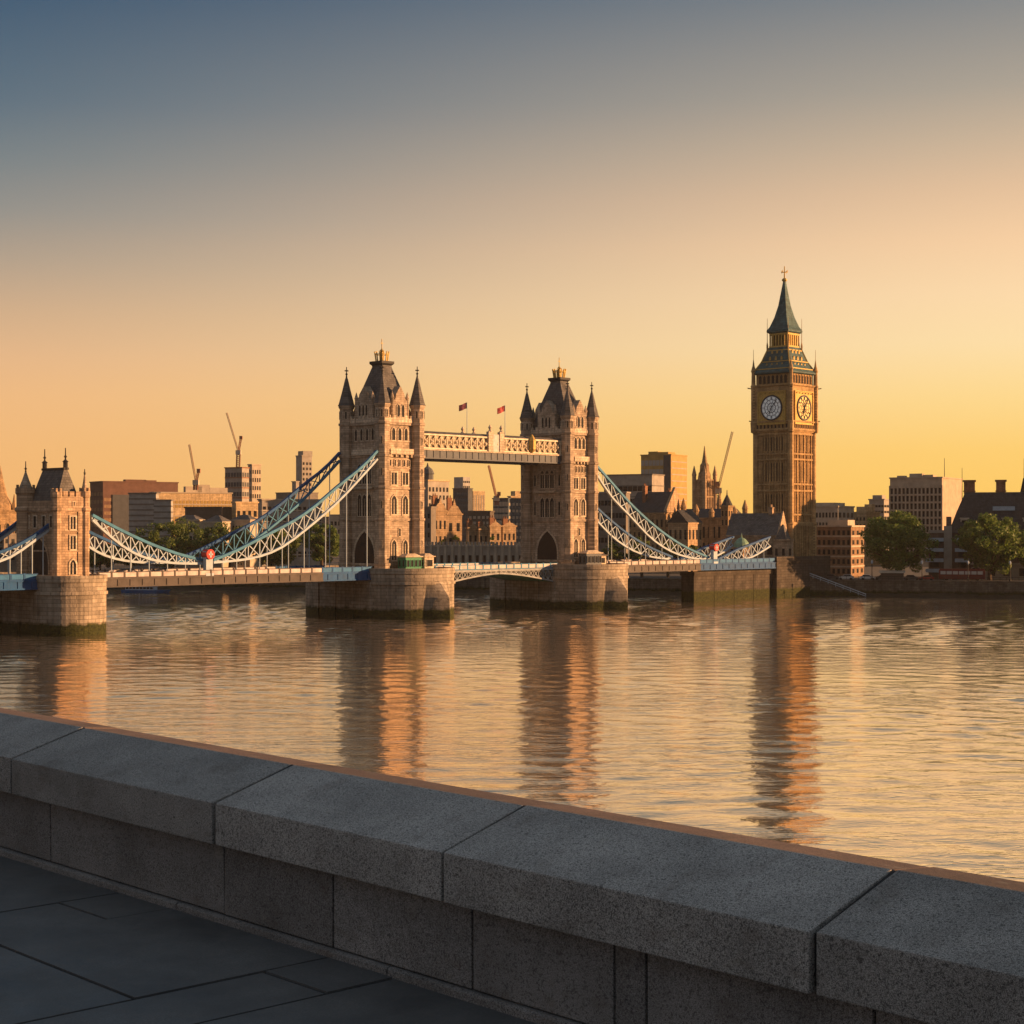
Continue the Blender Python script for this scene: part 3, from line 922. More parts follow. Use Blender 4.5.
# ---- high level walkways
def walkway(v0, v1, label):
    s0, s1 = 4.75, S3 - 4.1
    o = thing('high_walkway', label, 'walkway', bw(s0, v0, 0), URZ, 'high level walkways between the towers')
    L = s1 - s0; D = v1 - v0
    f = MB(); f.box(0, L, 0, D, 33.5, 35.2)
    for y in (-.12, D + .02):
        f.box(0, L, y, y + .1, 33.4, 33.65)
        for k in range(24):
            x = L * (k + .5) / 24; f.box(x - .06, x + .06, y, y + .1, 33.65, 35.2)
    f.build('box_girder', M['grey_blue'], o)
    c = MB(); c.box(0, L, -.3, D + .3, 35.2, 35.55); c.build('cornice', M['trim'], o)
    MB().box(0, L, .35, D - .35, 35.55, 38.4).build('glazed_side', M['glaze'], o)
    MB().rect_loft(L / 2, D / 2, [(L / 2, D / 2 - .1, 38.75), (L / 2, .2, 39.35)]).build('roof', M['slate'], o)
    for y in (.05, D - .05):
        la = MB()
        la.box(0, L, y - .1, y + .1, 35.55, 35.8); la.box(0, L, y - .12, y + .12, 38.4, 38.75)
        n = 26
        for k in range(n):
            a, b = L * k / n, L * (k + 1) / n
            la.box(a - .09, a + .09, y - .12, y + .12, 35.8, 38.4)
            la.bar((a, y, 35.8), (b, y, 38.4), .12); la.bar((a, y, 38.4), (b, y, 35.8), .12)
            la.lathe((a + b) / 2, y, [(.32, 36.9), (.38, 37.1), (.32, 37.3)], 8)
        la.build('lattice', M['cream_paint'], o)
    for q in (.47, .545):
        x = L * q
        pd = MB(); pd.box(x - .7, x + .7, -.35, .45, 35.3, 39.9); pd.lathe(x, 0, [(.6, 39.9), (.2, 40.3), (.45, 40.8), (.1, 41.4)], 8)
        pd.build('pedestal', M['trim'], o)
    MB().box(L * .47 + .7, L * .545 - .7, -.2, .25, 35.5, 39.3).build('crest_panel', M['pink_panel'], o)
    x = L * .755
    cr = MB(); cr.lathe(x, -.1, [(.3, 35.6), (.95, 36.4), (1.0, 38.4), (.5, 39.3), (.15, 39.8)], 8); cr.build('crest', M['gold'], o)
    return o
M['cream_paint'] = m_plain('cream_and_gilt_paint', (0.66, 0.58, 0.44), 0.45, 0, .3, 1.2)
M['glaze'] = m_plain('painted_iron_lining', (0.30, 0.25, 0.18), .5, 0, .7, .9)
walkway(-5.8, -2.9, 'near high walkway with cream lattice sides joining the two towers')
walkway(2.9, 5.8, 'far high walkway behind the near one joining the two towers')

def flag(px, ytop, ybase, label, ca):
    s, z1 = sz(px, ytop, -4.4)
    o = thing('flag', label, 'flag', bw(s, -4.4, 38.9), URZ, 'flags above the high walkway')
    MB().lathe(0, 0, [(.09, 0), (.05, z1 - 38.9)], 6).build('pole', M['white'], o)
    f = MB(); n = 8; h = z1 - 38.9
    ring = []
    for k in range(n + 1):
        q = k / n
        ring.append((-2.3 * q, .22 * sin(q * 7), h - .1 - .75 * q)); 
    f.add(ring + [(x, y, z - 1.3) for x, y, z in ring] + [(x, y + .03, z) for x, y, z in ring] + [(x, y + .03, z - 1.3) for x, y, z in ring],
          [(k, k + 1, k + n + 2, k + n + 1) for k in range(n)] + [(k + 2 * n + 2, k + 3 * n + 3, k + 3 * n + 4, k + 2 * n + 3) for k in range(n)])
    f.build('cloth', M[ca], o)
M['flag_dark'] = m_plain('dark_red_blue_cloth', (0.09, 0.03, 0.05), .9, 0, .7, 1.1)
M['flag_red'] = m_plain('red_white_cloth', (0.36, 0.08, 0.08), .9, 0, .8, 1.3)
flag(467, 402, 430, 'dark red and blue flag on the pole nearer the middle tower', 'flag_dark')
flag(505, 405, 435, 'red and white flag on the pole nearer the right tower', 'flag_red')

# ---- suspension chains: upper and lower chord given by points read at the near chain
CH = {
 'L2': ([(377, 451), (360, 470), (343, 481), (318, 504), (296, 520), (274, 531), (253, 542), (234, 552), (213, 560)],
        [(377, 459), (360, 478), (339, 501), (317, 520), (300, 534), (283, 547), (266, 555), (244, 560), (213, 562.5)]),
 'L1': ([(92, 515), (120, 530), (150, 544), (180, 555), (203, 560)], [(92, 520), (110, 537), (130, 552), (150, 560), (175, 563.5), (203, 563.5)]),
 'L0': ([(55, 520), (37, 535), (18, 545), (0, 553), (-60, 566)], [(54, 526), (32, 542), (12, 557), (0, 562), (-60, 569)]),
 'R3': ([(594, 463), (609, 480), (629, 503), (648, 521), (668, 537), (688, 549), (709, 557.5)],
        [(594, 471), (611, 498), (629, 515), (648, 537), (668, 551), (688, 558), (709, 560)]),
 'R4': ([(717, 559.5), (738, 549), (770, 537)], [(719, 561), (750, 558.5), (770, 546)]),
}
def interp(P, s):
    P = sorted(P)
    if s <= P[0][0]: return P[0][1]
    for (a, za), (b, zb) in zip(P, P[1:]):
        if s <= b: return za + (zb - za) * (s - a) / (b - a)
    return P[-1][1]
def smooth_path(P, n):
    P = sorted(P); a, b = P[0][0], P[-1][0]
    raw = [(a + (b - a) * k / n, interp(P, a + (b - a) * k / n)) for k in range(n + 1)]
    out = []
    for k in range(n + 1):
        if k in (0, n): out.append(raw[k]); continue
        out.append((raw[k][0], .25 * raw[k - 1][1] + .5 * raw[k][1] + .25 * raw[k + 1][1]))
    return out
def chain(key, v, label, chord_mat, web_mat, panels):
    up = [sz(px, py, -6.0) for px, py in CH[key][0]]; lo = [sz(px, py, -6.0) for px, py in CH[key][1]]
    N = panels
    U_ = smooth_path(up, N); L_ = smooth_path(lo, N)
    s0 = U_[0][0]
    o = thing('suspension_chain', label, 'suspension chain', bw(s0, v, ROAD), URZ, 'latticed suspension chains of the bridge')
    P = [(s - s0, 0, z - ROAD) for s, z in U_]; Q = [(s - s0, 0, z - ROAD) for s, z in L_]
    MB().strip(P, .6, .5).build('upper_chord', M[chord_mat], o)
    MB().strip(Q, .6, .42).build('lower_chord', M[web_mat], o)
    w = MB()
    for i in range(N):
        gap = P[i][2] - Q[i][2]
        if gap > .5 or P[i + 1][2] - Q[i + 1][2] > .5:
            w.bar(P[i], Q[i], .17)
            w.bar(P[i], Q[i + 1], .17); w.bar(Q[i], P[i + 1], .17)
    w.build('lattice', M[web_mat], o)
    k = 1
    for i in range(1, N):
        if i % 2 and N > 11: continue
        x, _, z = Q[i]
        if z < 1.0: continue
        MB().lathe(0, 0, [(.1, 0), (.1, z - .1)], 6).build('hanger', M['white'], o, (x, -.0, 0))
    return o
for v, dn in ((-6.0, 'near'), (6.0, 'far')):
    cm = 'pale_blue' if v < 0 else 'blue'
    chain('L2', v, f'{dn} side chain climbing from the left low point to the middle tower', cm, 'white' if v < 0 else 'pale_blue', 15)
    chain('L1', v, f'{dn} side short chain from the left gatehouse down to the low point', cm, 'white', 12)
    chain('L0', v, f'{dn} side chain going left out of the photo from the gatehouse', 'blue', 'white', 10)
    chain('R3', v, f'{dn} side chain falling right from the right bridge tower', cm, 'white', 14)
    chain('R4', v, f'{dn} side short teal chain rising to the right end of the bridge', 'blue', 'white', 8)

# link posts where the chains meet, with a roundel on each
def link_post(px, v, label):
    s = s_at(px, v)
    o = thing('link_post', label, 'post', bw(s, v, 9.6), URZ, 'white link posts with red roundels')
    z = 4.4
    m = MB(); m.box(-.75, .75, -.5, .5, 0, z); m.box(-.9, .9, -.62, .62, 0, .5); m.box(-.85, .85, -.58, .58, z, z + .25)
    m.build('shaft', M['white'], o)
    d = MB(); n = 20
    d.loft([[(.95 * cos(2 * pi * k / n), -.86, z - .35 + .95 * sin(2 * pi * k / n)) for k in range(n)][::-1], [(.95 * cos(2 * pi * k / n), .86, z - .35 + .95 * sin(2 * pi * k / n)) for k in range(n)][::-1]])
    d.build('roundel', M['red'], o)
    e = MB(); e.box(-.16, .16, -.93, -.87, z - .95, z + .2); e.box(-.5, .5, -.93, -.87, z - .5, z - .2)
    e.build('shield', M['white'], o)
link_post(208, -7.0, 'white post with red roundel at the left chain low point')
link_post(714, -7.0, 'white post with red roundel at the right chain low point')

# cabins and huts on the piers
def cabin(s, v, w, d, h, wall, label, roof='slate', n=4):
    o = thing('pier_cabin', label, 'cabin', bw(s, v, ROAD), URZ, 'small cabins on the bridge piers')
    MB().box(-w / 2, w / 2, -d / 2, d / 2, 0, h).build('wall', M[wall], o)
    r = MB(); r.box(-w / 2 - .3, w / 2 + .3, -d / 2 - .3, d / 2 + .3, h, h + .22); r.rect_loft(0, 0, [(w / 2, d / 2, h + .22), (w / 4, d / 4, h + .75)])
    r.build('roof', M[roof], o)
    for k in range(n):
        win(o, (-w / 2 + w * (k + .5) / n, -d / 2, h * .35), 0, w / n * .62, h * .45, 'rect', .1, frame=wall)
    for k in range(2):
        win(o, (-w / 2, -d / 2 + d * (k + .5) / 2, h * .35), L_FACE, d / 4, h * .45, 'rect', .1, frame=wall)
cabin(.2, -8.6, 4.4, 2.4, 3.0, 'green', 'green framed control cabin on the middle pier', 'trim')
cabin(5.0, -8.2, 2.6, 2.4, 3.0, 'trim', 'small square stone hut on the right of the middle pier', 'trim', 1)
cabin(S3 + .2, -9.6, 5.2, 2.4, 3.2, 'grey_blue', 'grey blue cabin in front of the right bridge tower', 'trim')
cabin(S3 + 6.2, -6.6, 3.0, 2.6, 2.6, 'trim', 'flat roofed stone hut on the right of the right pier', 'girder', 1)

# ---- right end of the bridge: abutment, viaduct columns, gothic lodge
M['abut'] = m_stone('shade_dark_abutment_stone', (0.085, 0.072, 0.06), (1.6, .7), .35, tide=2.6)  # base colour darkened to paint in shade on abutment and columns; weed below
ab = thing('bridge_abutment', 'stone abutment block carrying the right end of the bridge', 'abutment', bw(S4, -8, 0), URZ)
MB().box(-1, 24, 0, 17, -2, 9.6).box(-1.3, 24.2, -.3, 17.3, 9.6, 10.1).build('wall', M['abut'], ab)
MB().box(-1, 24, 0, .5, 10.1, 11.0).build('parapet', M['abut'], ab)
SC0 = s_at(694, -6.8)
for k in range(4):
    s = SC0 + 4.3 + k * (S4 - 1.2 - SC0) / 4
    o = thing('viaduct_column', ['first', 'second', 'third', 'fourth'][k] + ' stone column from the left under the blue end of the deck', 'column', bw(s, -6.6, 0), URZ, 'columns under the right bridge end')
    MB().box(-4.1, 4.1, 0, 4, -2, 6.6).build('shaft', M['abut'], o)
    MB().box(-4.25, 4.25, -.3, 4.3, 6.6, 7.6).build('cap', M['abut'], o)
# ------------------------------------------------------------------ clock tower
def clock_tower():
    Yc = 485.0; px = 784.5
    be = radians(42.5)
    hs = 5.75                                    # half side of the shaft
    T = thing('clock_tower', 'tall ornate gothic clock tower with spire and round white dials', 'clock tower', (xat(px, Yc), Yc, GZ), pi / 2 - be)
    def z(y): return zat(y, Yc) - GZ
    zb, zs, zc0, zc1, zbel, zr0, zr1, zl, zsp, ztop = z(562), z(524), z(433), z(423), z(388), z(374.5), z(348), z(334), z(327), z(281)
    m = MB()
    m.box(-hs - .5, hs + .5, -hs - .5, hs + .5, 0, zs)
    m.box(-hs - .9, hs + .9, -hs - .9, hs + .9, 0, 1.5)
    m.box(-hs - .75, hs + .75, -hs - .75, hs + .75, zs - .5, zs + .3)
    m.box(-hs, hs, -hs, hs, zs, zc0)
    m.build('wall', M['clockstone'], T)
    # panelled shaft: vertical mullions and bands on each face
    dirs = [((0, -1), 0.0), ((-1, 0), -pi / 2), ((0, 1), pi), ((1, 0), pi / 2)]
    bands = [zs + .3, zs + (zc0 - zs) * .10, zs + (zc0 - zs) * .36, zs + (zc0 - zs) * .43, zs + (zc0 - zs) * .70, zs + (zc0 - zs) * .76, zc0 - .6]
    shaft = MB(); tri = MB()
    for k in range(11):
        q = -hs + 1.2 + k * (2 * hs - 2.4) / 10
        d = .34 if k % 2 == 0 else .2; w = .17 if k % 2 == 0 else .11
        for sg in (-1, 1):
            shaft.box(q - w, q + w, *sorted((sg * hs, sg * (hs + d))), zs + .3, zc0)
            shaft.box(*sorted((sg * hs, sg * (hs + d))), q - w, q + w, zs + .3, zc0)
            shaft.box(q - w, q + w, *sorted((sg * (hs + .5), sg * (hs + .5 + d))), 1.5, zs - .5)
            shaft.box(*sorted((sg * (hs + .5), sg * (hs + .5 + d))), q - w, q + w, 1.5, zs - .5)
    shaft.build('mullions', M['clockstone'], T)
    for b in bands:
        tri.rect_loft(0, 0, [(hs + .42, hs + .42, b - .22), (hs + .5, hs + .5, b), (hs + .42, hs + .42, b + .26)])
    tri.build('bands', M['clockstone'], T)
    # narrow windows between the mullions
    for (dx, dy), rz in dirs[:2]:
        for lo, hi in ((bands[1], bands[2]), (bands[3], bands[4]), (bands[5], bands[6])):
            for k in range(1, 9):
                if k in (0, 9): continue
                q = -hs + 1.2 + (k + .5) * (2 * hs - 2.4) / 10
                loc = (q, -hs, lo + .9) if dy else (-hs, q, lo + .9)
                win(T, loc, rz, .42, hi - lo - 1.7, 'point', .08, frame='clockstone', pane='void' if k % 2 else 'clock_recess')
    # corner buttresses running to pinnacles
    for sx in (-1, 1):
        for sy in (-1, 1):
            b = MB(); x, y = sx * (hs + .05), sy * (hs + .05)
            b.lathe(x, y, [(1.05, 0), (1.05, zs - .4), (1.2, zs), (.85, zs + .6), (.85, zc0 - .4), (1.1, zc0)], 8)
            b.build('corner_shaft', M['clockstone'], T)
    hc = hs + .55
    c = MB()
    c.rect_loft(0, 0, [(hs + .1, hs + .1, zc0 - .5), (hc + .35, hc + .35, zc0 + .5), (hc + .35, hc + .35, zc0 + .9), (hc, hc, zc0 + 1.0), (hc, hc, zc1 - .3), (hc + .35, hc + .35, zc1), (hc + .35, hc + .35, zc1 + .35), (hc, hc, zc1 + .4)])
    c.build('cornice', M['clockstone'], T)
    for (dx, dy), rz in dirs[:2]:
        for k in range(9):
            q = -hc + 1.4 + k * (2 * hc - 2.8) / 8
            loc = (q, -hc, zc0 + 1.05) if dy else (-hc, q, zc0 + 1.05)
            win(T, loc, rz, .62, zc1 - zc0 - 1.6, 'round', .13, frame='clockstone', pane='void')
    st = MB(); st.box(-hc, hc, -hc, hc, zc1 + .3, zbel)
    st.rect_loft(0, 0, [(hc, hc, zbel), (hc + .4, hc + .4, zbel + .25), (hc + .4, hc + .4, zbel + .6), (hc - .3, hc - .3, zbel + .65)])
    st.build('clock_stage', M['clockstone'], T)
    for sx in (-1, 1):
        for sy in (-1, 1):
            b = MB(); x, y = sx * hc, sy * hc
            b.lathe(x, y, [(.75, zc0), (.9, zc1), (.7, zc1 + .5), (.7, zbel), (.9, zbel + .3), (.7, zbel + .7), (.62, zbel + .9), (.55, zr0 + .6), (.75, zr0 + .8), (.3, zr0 + 2.4), (.07, zr0 + 4.2), (.05, zr0 + 7.0)], 8)
            b.bar((x, y, zbel - .4), (x + sx * 1.2, y + sy * 1.2, zbel - .1), .3)
            b.bar((x, y, zc1 + .3), (x + sx * .9, y + sy * .9, zc1 + .5), .3)
            b.build('pinnacle', M['clockstone'], T)
    # dials
    zd = z(409.0); rd = 3.2
    for (dx, dy), rz in dirs:
        sq = MB(); sq.box(-4.7, 4.7, -.18, .05, -4.75, 4.75)
        for a in (-4.7, 4.45): sq.box(a, a + .25, -.42, -.18, -4.75, 4.75)
        for a in (-4.75, 4.5): sq.box(-4.45, 4.45, -.42, -.18, a, a + .25)
        so = sq.build('clock_surround', M['gilt_stone'] if (dx, dy) != (-1, 0) else M['gilt_stone'], T, (dx * hc, dy * hc, zd)); so.rotation_euler = (0, 0, rz)
        N = 48
        dl = MB(); dl.loft([[(rd * cos(2 * pi * k / N), -.19, rd * sin(2 * pi * k / N)) for k in range(N)], [(rd * cos(2 * pi * k / N), -.30, rd * sin(2 * pi * k / N)) for k in range(N)]])
        put('dial', dl.mesh('dial', M['dial'] if (dx, dy) != (0, -1) else M['gold_dial']), so, (0, 0, 0))
        rg = MB()
        for r0, r1, y0 in ((rd, rd + .4, -.46), (2.2, 2.36, -.33), (1.25, 1.45, -.33)):
            vs_ = []
            for rr, yy in ((r0, y0), (r1, y0), (r1, -.18), (r0, -.18)):
                vs_ += [(rr * cos(2 * pi * k / N), yy, rr * sin(2 * pi * k / N)) for k in range(N)]
            rg.add(vs_, [(k + q * N, (k + 1) % N + q * N, (k + 1) % N + (q + 1) % 4 * N, k + (q + 1) % 4 * N) for k in range(N) for q in range(4)])
        put('dial_ring', rg.mesh('dial_ring', M['dial_iron']), so, (0, 0, 0))
        nm = MB()
        for k in range(12):
            a = pi / 2 - k * pi / 6
            for off in (-.13, .13) if k % 3 else (-.2, 0, .2):
                ca, sa = cos(a), sin(a)
                p = (2.35 * ca - off * sa, -.325, 2.35 * sa + off * ca); q = (3.1 * ca - off * sa, -.325, 3.1 * sa + off * ca)
                nm.bar(p, q, .2, .05)
            b_ = a + pi / 12
            nm.bar((1.5 * cos(b_), -.32, 1.5 * sin(b_)), (2.2 * cos(b_), -.32, 2.2 * sin(b_)), .3, .05)
            nm.bar((.3 * cos(a), -.32, .3 * sin(a)), (1.3 * cos(a), -.32, 1.3 * sin(a)), .24, .05)
        put('numerals', nm.mesh('numerals', M['dial_iron']), so, (0, 0, 0))
        for nme, ang, ln, wd in (('minute_hand', radians(38), 2.9, .24), ('hour_hand', radians(205), 1.9, .4)):
            hb = MB(); hb.bar((-.5 * sin(ang), -.4, -.5 * cos(ang)), (ln * sin(ang), -.4, ln * cos(ang)), wd, .08)
            put(nme, hb.mesh(nme, M['dial_iron']), so, (0, 0, 0))
        # gilded spandrel studs above the dial
        gs = MB()
        for k in range(6):
            gs.lathe(-3.75 + k * 1.5, -.3, [(.2, 3.95), (.3, 4.1), (.2, 4.25)], 6)
        put('studs', gs.mesh('studs', M['gold']), so, (0, 0, 0))
    # belfry arcade
    bl = MB(); hb_ = hc - .55
    bl.box(-hb_, hb_, -hb_, hb_, zbel + .5, zr0 + .1); bl.build('belfry', M['clockstone'], T)
    for (dx, dy), rz in dirs[:2]:
        for k in range(7):
            q = -hb_ + 1.5 + k * (2 * hb_ - 3.0) / 6
            loc = (q, -hb_, zbel + .9) if dy else (-hb_, q, zbel + .9)
            win(T, loc, rz, .95, zr0 - zbel - 1.4, 'point', .17, frame='clockstone', pane='void')
    # lower roof, lantern, spire
    r1 = MB()
    hr = hc + .35
    hl = 2.9
    r1.rect_loft(0, 0, [(hr - .3, hr - .3, zr0 - .2), (hr, hr, zr0), (hr, hr, zr0 + .35), (hr - .75, hr - .75, zr0 + 1.2), (hr * .70, hr * .70, zr0 + (zr1 - zr0) * .45), (hl + .55, hl + .55, zr1 - .6), (hl + .35, hl + .35, zr1)])
    roof = r1.build('roof', M['iron_roof'], T)
    for (dx, dy), rz in dirs[:2]:
        for row, (fz, n) in enumerate(((.30, 4), (.56, 3), (.8, 3))):
            zz = zr0 + (zr1 - zr0) * fz
            hw = hr - .75 + (hl + .55 - hr + .75) * min(1, fz * 1.12)
            for k in range(n):
                q = (k - (n - 1) / 2) * hw * 1.35 / n
                d = MB(); d.extr_y([(-.3, 0), (.3, 0), (.3, .6), (0, 1.1), (-.3, .6)], -.25, .8)
                loc = (q, -hw + .1, zz - .4) if dy else (-hw + .1, q, zz - .4)
                do = put('dormer', WCACHE.setdefault('bbd', d.mesh('dormer', M['gilt_stone'])), roof, loc, rz)
    rings = [(hr + .04, zr0 + .4), (hr - .7, zr0 + 1.25), (hr * .70 + .05, zr0 + (zr1 - zr0) * .45), (hl + .6, zr1 - .6), (hl + .4, zr1)]
    for sx in (-1, 1):
        for sy in (-1, 1):
            hb = MB()
            for (a0, z0_), (a1, z1_) in zip(rings, rings[1:]): hb.bar((sx * a0, sy * a0, z0_), (sx * a1, sy * a1, z1_), .32)
            hb.build('gilded_hip', M['gilt_stone'], roof)
    for a0, z0_ in (rings[1], (hr * .70 + .12, zr0 + (zr1 - zr0) * .45), (hl + .62, zr1 - .9)):
        gb_ = MB(); gb_.rect_loft(0, 0, [(a0 + .1, a0 + .1, z0_ - .12), (a0 + .1, a0 + .1, z0_ + .16)]); gb_.build('gilded_band', M['gilt_stone'], roof)
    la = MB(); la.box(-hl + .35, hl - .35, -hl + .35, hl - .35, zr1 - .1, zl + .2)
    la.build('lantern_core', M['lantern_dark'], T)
    lp = MB()
    for k in range(7):
        q = -hl + k * 2 * hl / 6
        for sg in (-1, 1):
            lp.box(q - .17, q + .17, sg * hl - .17, sg * hl + .17, zr1, zl)
            if 0 < k < 6: lp.box(sg * hl - .17, sg * hl + .17, q - .17, q + .17, zr1, zl)
    lp.rect_loft(0, 0, [(hl + .25, hl + .25, zr1 - .05), (hl + .25, hl + .25, zr1 + .45)])
    lp.rect_loft(0, 0, [(hl + .2, hl + .2, zl - .5), (hl + .2, hl + .2, zl)])
    lp.build('lantern', M['gilt_stone'], T)
    sp = MB()
    sp.rect_loft(0, 0, [(hl + .2, hl + .2, zl), (hl + .75, hl + .75, zl + .4), (hl + .75, hl + .75, zl + .9), (hl + .1, hl + .1, zsp), (hl * .72, hl * .72, zsp + (ztop - zsp) * .2), (hl * .44, hl * .44, zsp + (ztop - zsp) * .46), (.55, .55, zsp + (ztop - zsp) * .85), (.28, .28, ztop)])
    spire = sp.build('spire', M['iron_roof'], T)
    fb = MB(); fb.lathe(0, 0, [(.3, ztop - .3), (.75, ztop + .1), (.75, ztop + .5), (.2, ztop + .9), (.12, ztop + 4.2)], 8)
    fb.bar((-.95, 0, ztop + 2.5), (.95, 0, ztop + 2.5), .16); fb.bar((0, -.95, ztop + 2.5), (0, .95, ztop + 2.5), .16)
    for a, b in ((-.95, 0), (.95, 0), (0, -.95), (0, .95)): fb.bar((a, b, ztop + 2.3), (a, b, ztop + 3.0), .16)
    fb.build('finial', M['gold'], spire)
    for sx in (-1, 1):
        for sy in (-1, 1):
            b = MB(); b.lathe(sx * (hl + .6), sy * (hl + .6), [(.25, zr1 - .8), (.3, zr1 + .6), (.12, zr1 + 1.6), (.05, zl + 4.4)], 6)
            b.build('pinnacle', M['clockstone'], T)
    return T
M['dial'] = m_plain('white_opal_dial', (0.66, 0.66, 0.62), .35, 0, .06, 1.0)
M['gold_dial'] = m_plain('gilded_opal_dial', (0.8, 0.62, 0.27), .4, 0, .12, 1.0)
_b = M['dial'].node_tree.nodes['Principled BSDF']          # the opal dials are lamp lit from behind
_b.inputs['Emission Color'].default_value = (0.85, 0.93, 1.0, 1); _b.inputs['Emission Strength'].default_value = 0.05
M['dial_iron'] = m_plain('dark_blue_dial_iron', (0.03, 0.04, 0.06), .5)
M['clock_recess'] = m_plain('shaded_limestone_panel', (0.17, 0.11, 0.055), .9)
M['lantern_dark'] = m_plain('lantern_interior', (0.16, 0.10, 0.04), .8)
clock_tower()

# ------------------------------------------------------------------ city buildings
def paint(name, col, kind='stone', **k):
    if name in M: return name
    if kind == 'stone': M[name] = m_stone(name, col, k.get('brick', (1.5, .6)), k.get('var', .25), soot=k.get('soot', .25))
    elif kind == 'glass': M[name] = m_glass(name, col, k.get('rough', .15))
    elif kind == 'slate': M[name] = m_slate(name, col)
    else: M[name] = m_plain(name, col, k.get('rough', .75), 0, k.get('var', .2), k.get('scale', .4))
    return name
paint('brown_cladding', (0.13, 0.07, 0.055), 'plain'); paint('navy_cladding', (0.06, 0.065, 0.075), 'plain', rough=.4)
paint('grey_metal_cladding', (0.33, 0.32, 0.30), 'plain'); paint('sandstone', (0.58, 0.43, 0.25)); paint('pale_concrete', (0.42, 0.36, 0.28), 'plain')
paint('concrete', (0.32, 0.29, 0.25), 'plain'); paint('dark_concrete', (0.18, 0.16, 0.14), 'plain'); paint('red_brick', (0.30, 0.15, 0.09), brick=(.6, .25))
paint('tan_brick', (0.30, 0.19, 0.115), brick=(.6, .25)); paint('mirror_glass', (0.07, 0.09, 0.11), 'glass', rough=.22)
paint('gold_cladding', (0.37, 0.25, 0.08), 'plain', rough=.4); paint('lead_roof', (0.11, 0.115, 0.12), 'plain'); paint('dark_render', (0.10, 0.085, 0.075), 'plain')
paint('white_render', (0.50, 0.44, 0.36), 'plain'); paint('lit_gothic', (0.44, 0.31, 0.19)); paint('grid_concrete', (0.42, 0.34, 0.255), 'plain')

SHARED = {}
def wpane(w, h, mat, d=.08, name='window'):
    k = (round(w, 2), round(h, 2), mat, name)
    if k not in SHARED: SHARED[k] = MB().box(-w / 2, w / 2, -d, .05, 0, h).mesh(name, M[mat])
    return SHARED[k]
def facade(T, side, L, z0, z1, cols, rows, fw=.6, fh=.55, mat='glass', x0=0.0, limit=100):
    cw, rh = L / cols, (z1 - z0) / rows
    n = 0; rest = MB()
    for r in range(rows):
        for c in range(cols):
            h = x0 + (c + .5) * cw; z = z0 + r * rh + rh * (1 - fh) / 2
            if n < limit:
                me = wpane(cw * fw, rh * fh, mat)
                if side == 'R': put('window', me, T, (h, 0, z), R_FACE)
                else: put('window', me, T, (0, h, z), L_FACE)
            else:
                if side == 'R': rest.box(h - cw * fw / 2, h + cw * fw / 2, -.08, .05, z, z + rh * fh)
                else: rest.box(-.08, .05, h - cw * fw / 2, h + cw * fw / 2, z, z + rh * fh)
            n += 1
    if rest.v: rest.build('upper_windows', M[mat], T)['kind'] = 'stuff'
def bands(T, lr, ll, zs, t_, d, mat, name='floor_band'):
    b = MB()
    for z in zs: b.box(-d, lr + d, -d, ll + d, z, z + t_)
    b.build(name, M[mat], T)
def bld(name, label, cat, px0, pxm, px1, ytop, Y, be, wall, group=None, base=GZ, roof=None, win_l=None, win_r=None, wm='glass', bandm=None, nb=0, plant=None, cornice=True, depth=None):
    """oriented box from three picture columns of its corners; returns (thing, right length, left length, height)"""
    be = radians(be)
    P = (xat(pxm, Y), Y)
    lr = along(P, (sin(be), cos(be)), px1) if px1 > pxm else (depth or 12)
    ll = along(P, (-cos(be), sin(be)), px0) if px0 < pxm else (depth or 12)
    lr, ll = abs(lr), abs(ll)
    H = zat(ytop, Y) - base
    T = thing(name, label, cat, (P[0], P[1], base), pi / 2 - be, group)
    MB().box(0, lr, 0, ll, 0, H).build('wall', M[wall], T)
    if cornice:
        b = MB(); b.box(-.3, lr + .3, -.3, ll + .3, H, H + .5); b.build('cornice', M[bandm or wall], T)
    if win_l: facade(T, 'L', ll, H * win_l[2], H * win_l[3], win_l[0], win_l[1], *(win_l[4:] or (.6, .55)), mat=wm)
    if win_r: facade(T, 'R', lr, H * win_r[2], H * win_r[3], win_r[0], win_r[1], *(win_r[4:] or (.6, .55)), mat=wm)
    if bandm and nb: bands(T, lr, ll, [H * k / nb for k in range(1, nb)], .5, .12, bandm)
    if roof == 'hip':
        r = MB(); a = min(lr, ll) * .38
        r.loft([[(-.3, -.3, H + .45), (lr + .3, -.3, H + .45), (lr + .3, ll + .3, H + .45), (-.3, ll + .3, H + .45)],
                [(lr / 2 - .5 - max(0, (lr - ll) / 2), ll / 2 - .5 - max(0, (ll - lr) / 2), H + a), (lr / 2 + .5 + max(0, (lr - ll) / 2), ll / 2 - .5 - max(0, (ll - lr) / 2), H + a), (lr / 2 + .5 + max(0, (lr - ll) / 2), ll / 2 + .5 + max(0, (ll - lr) / 2), H + a), (lr / 2 - .5 - max(0, (lr - ll) / 2), ll / 2 + .5 + max(0, (ll - lr) / 2), H + a)]])
        r.build('roof', M['slate'], T)
    if plant:
        for (fx_, fy_, w, d, h) in plant:
            MB().box(lr * fx_, lr * fx_ + w, ll * fy_, ll * fy_ + d, H + .5, H + .5 + h).build('plant_room', M[bandm or wall], T)
    return T, lr, ll, H
def gable_ends(T, lr, ll, H, rise, along_x=True, mat='slate', wall='sandstone'):
    r = MB()
    if along_x: r.extr_x([(-.3, H + .3), (ll + .3, H + .3), (ll / 2, H + rise)], -.3, lr + .3)
    else: r.extr_y([(-.3, H + .3), (lr + .3, H + .3), (lr / 2, H + rise)], -.3, ll + .3)
    return r.build('roof', M[mat], T)
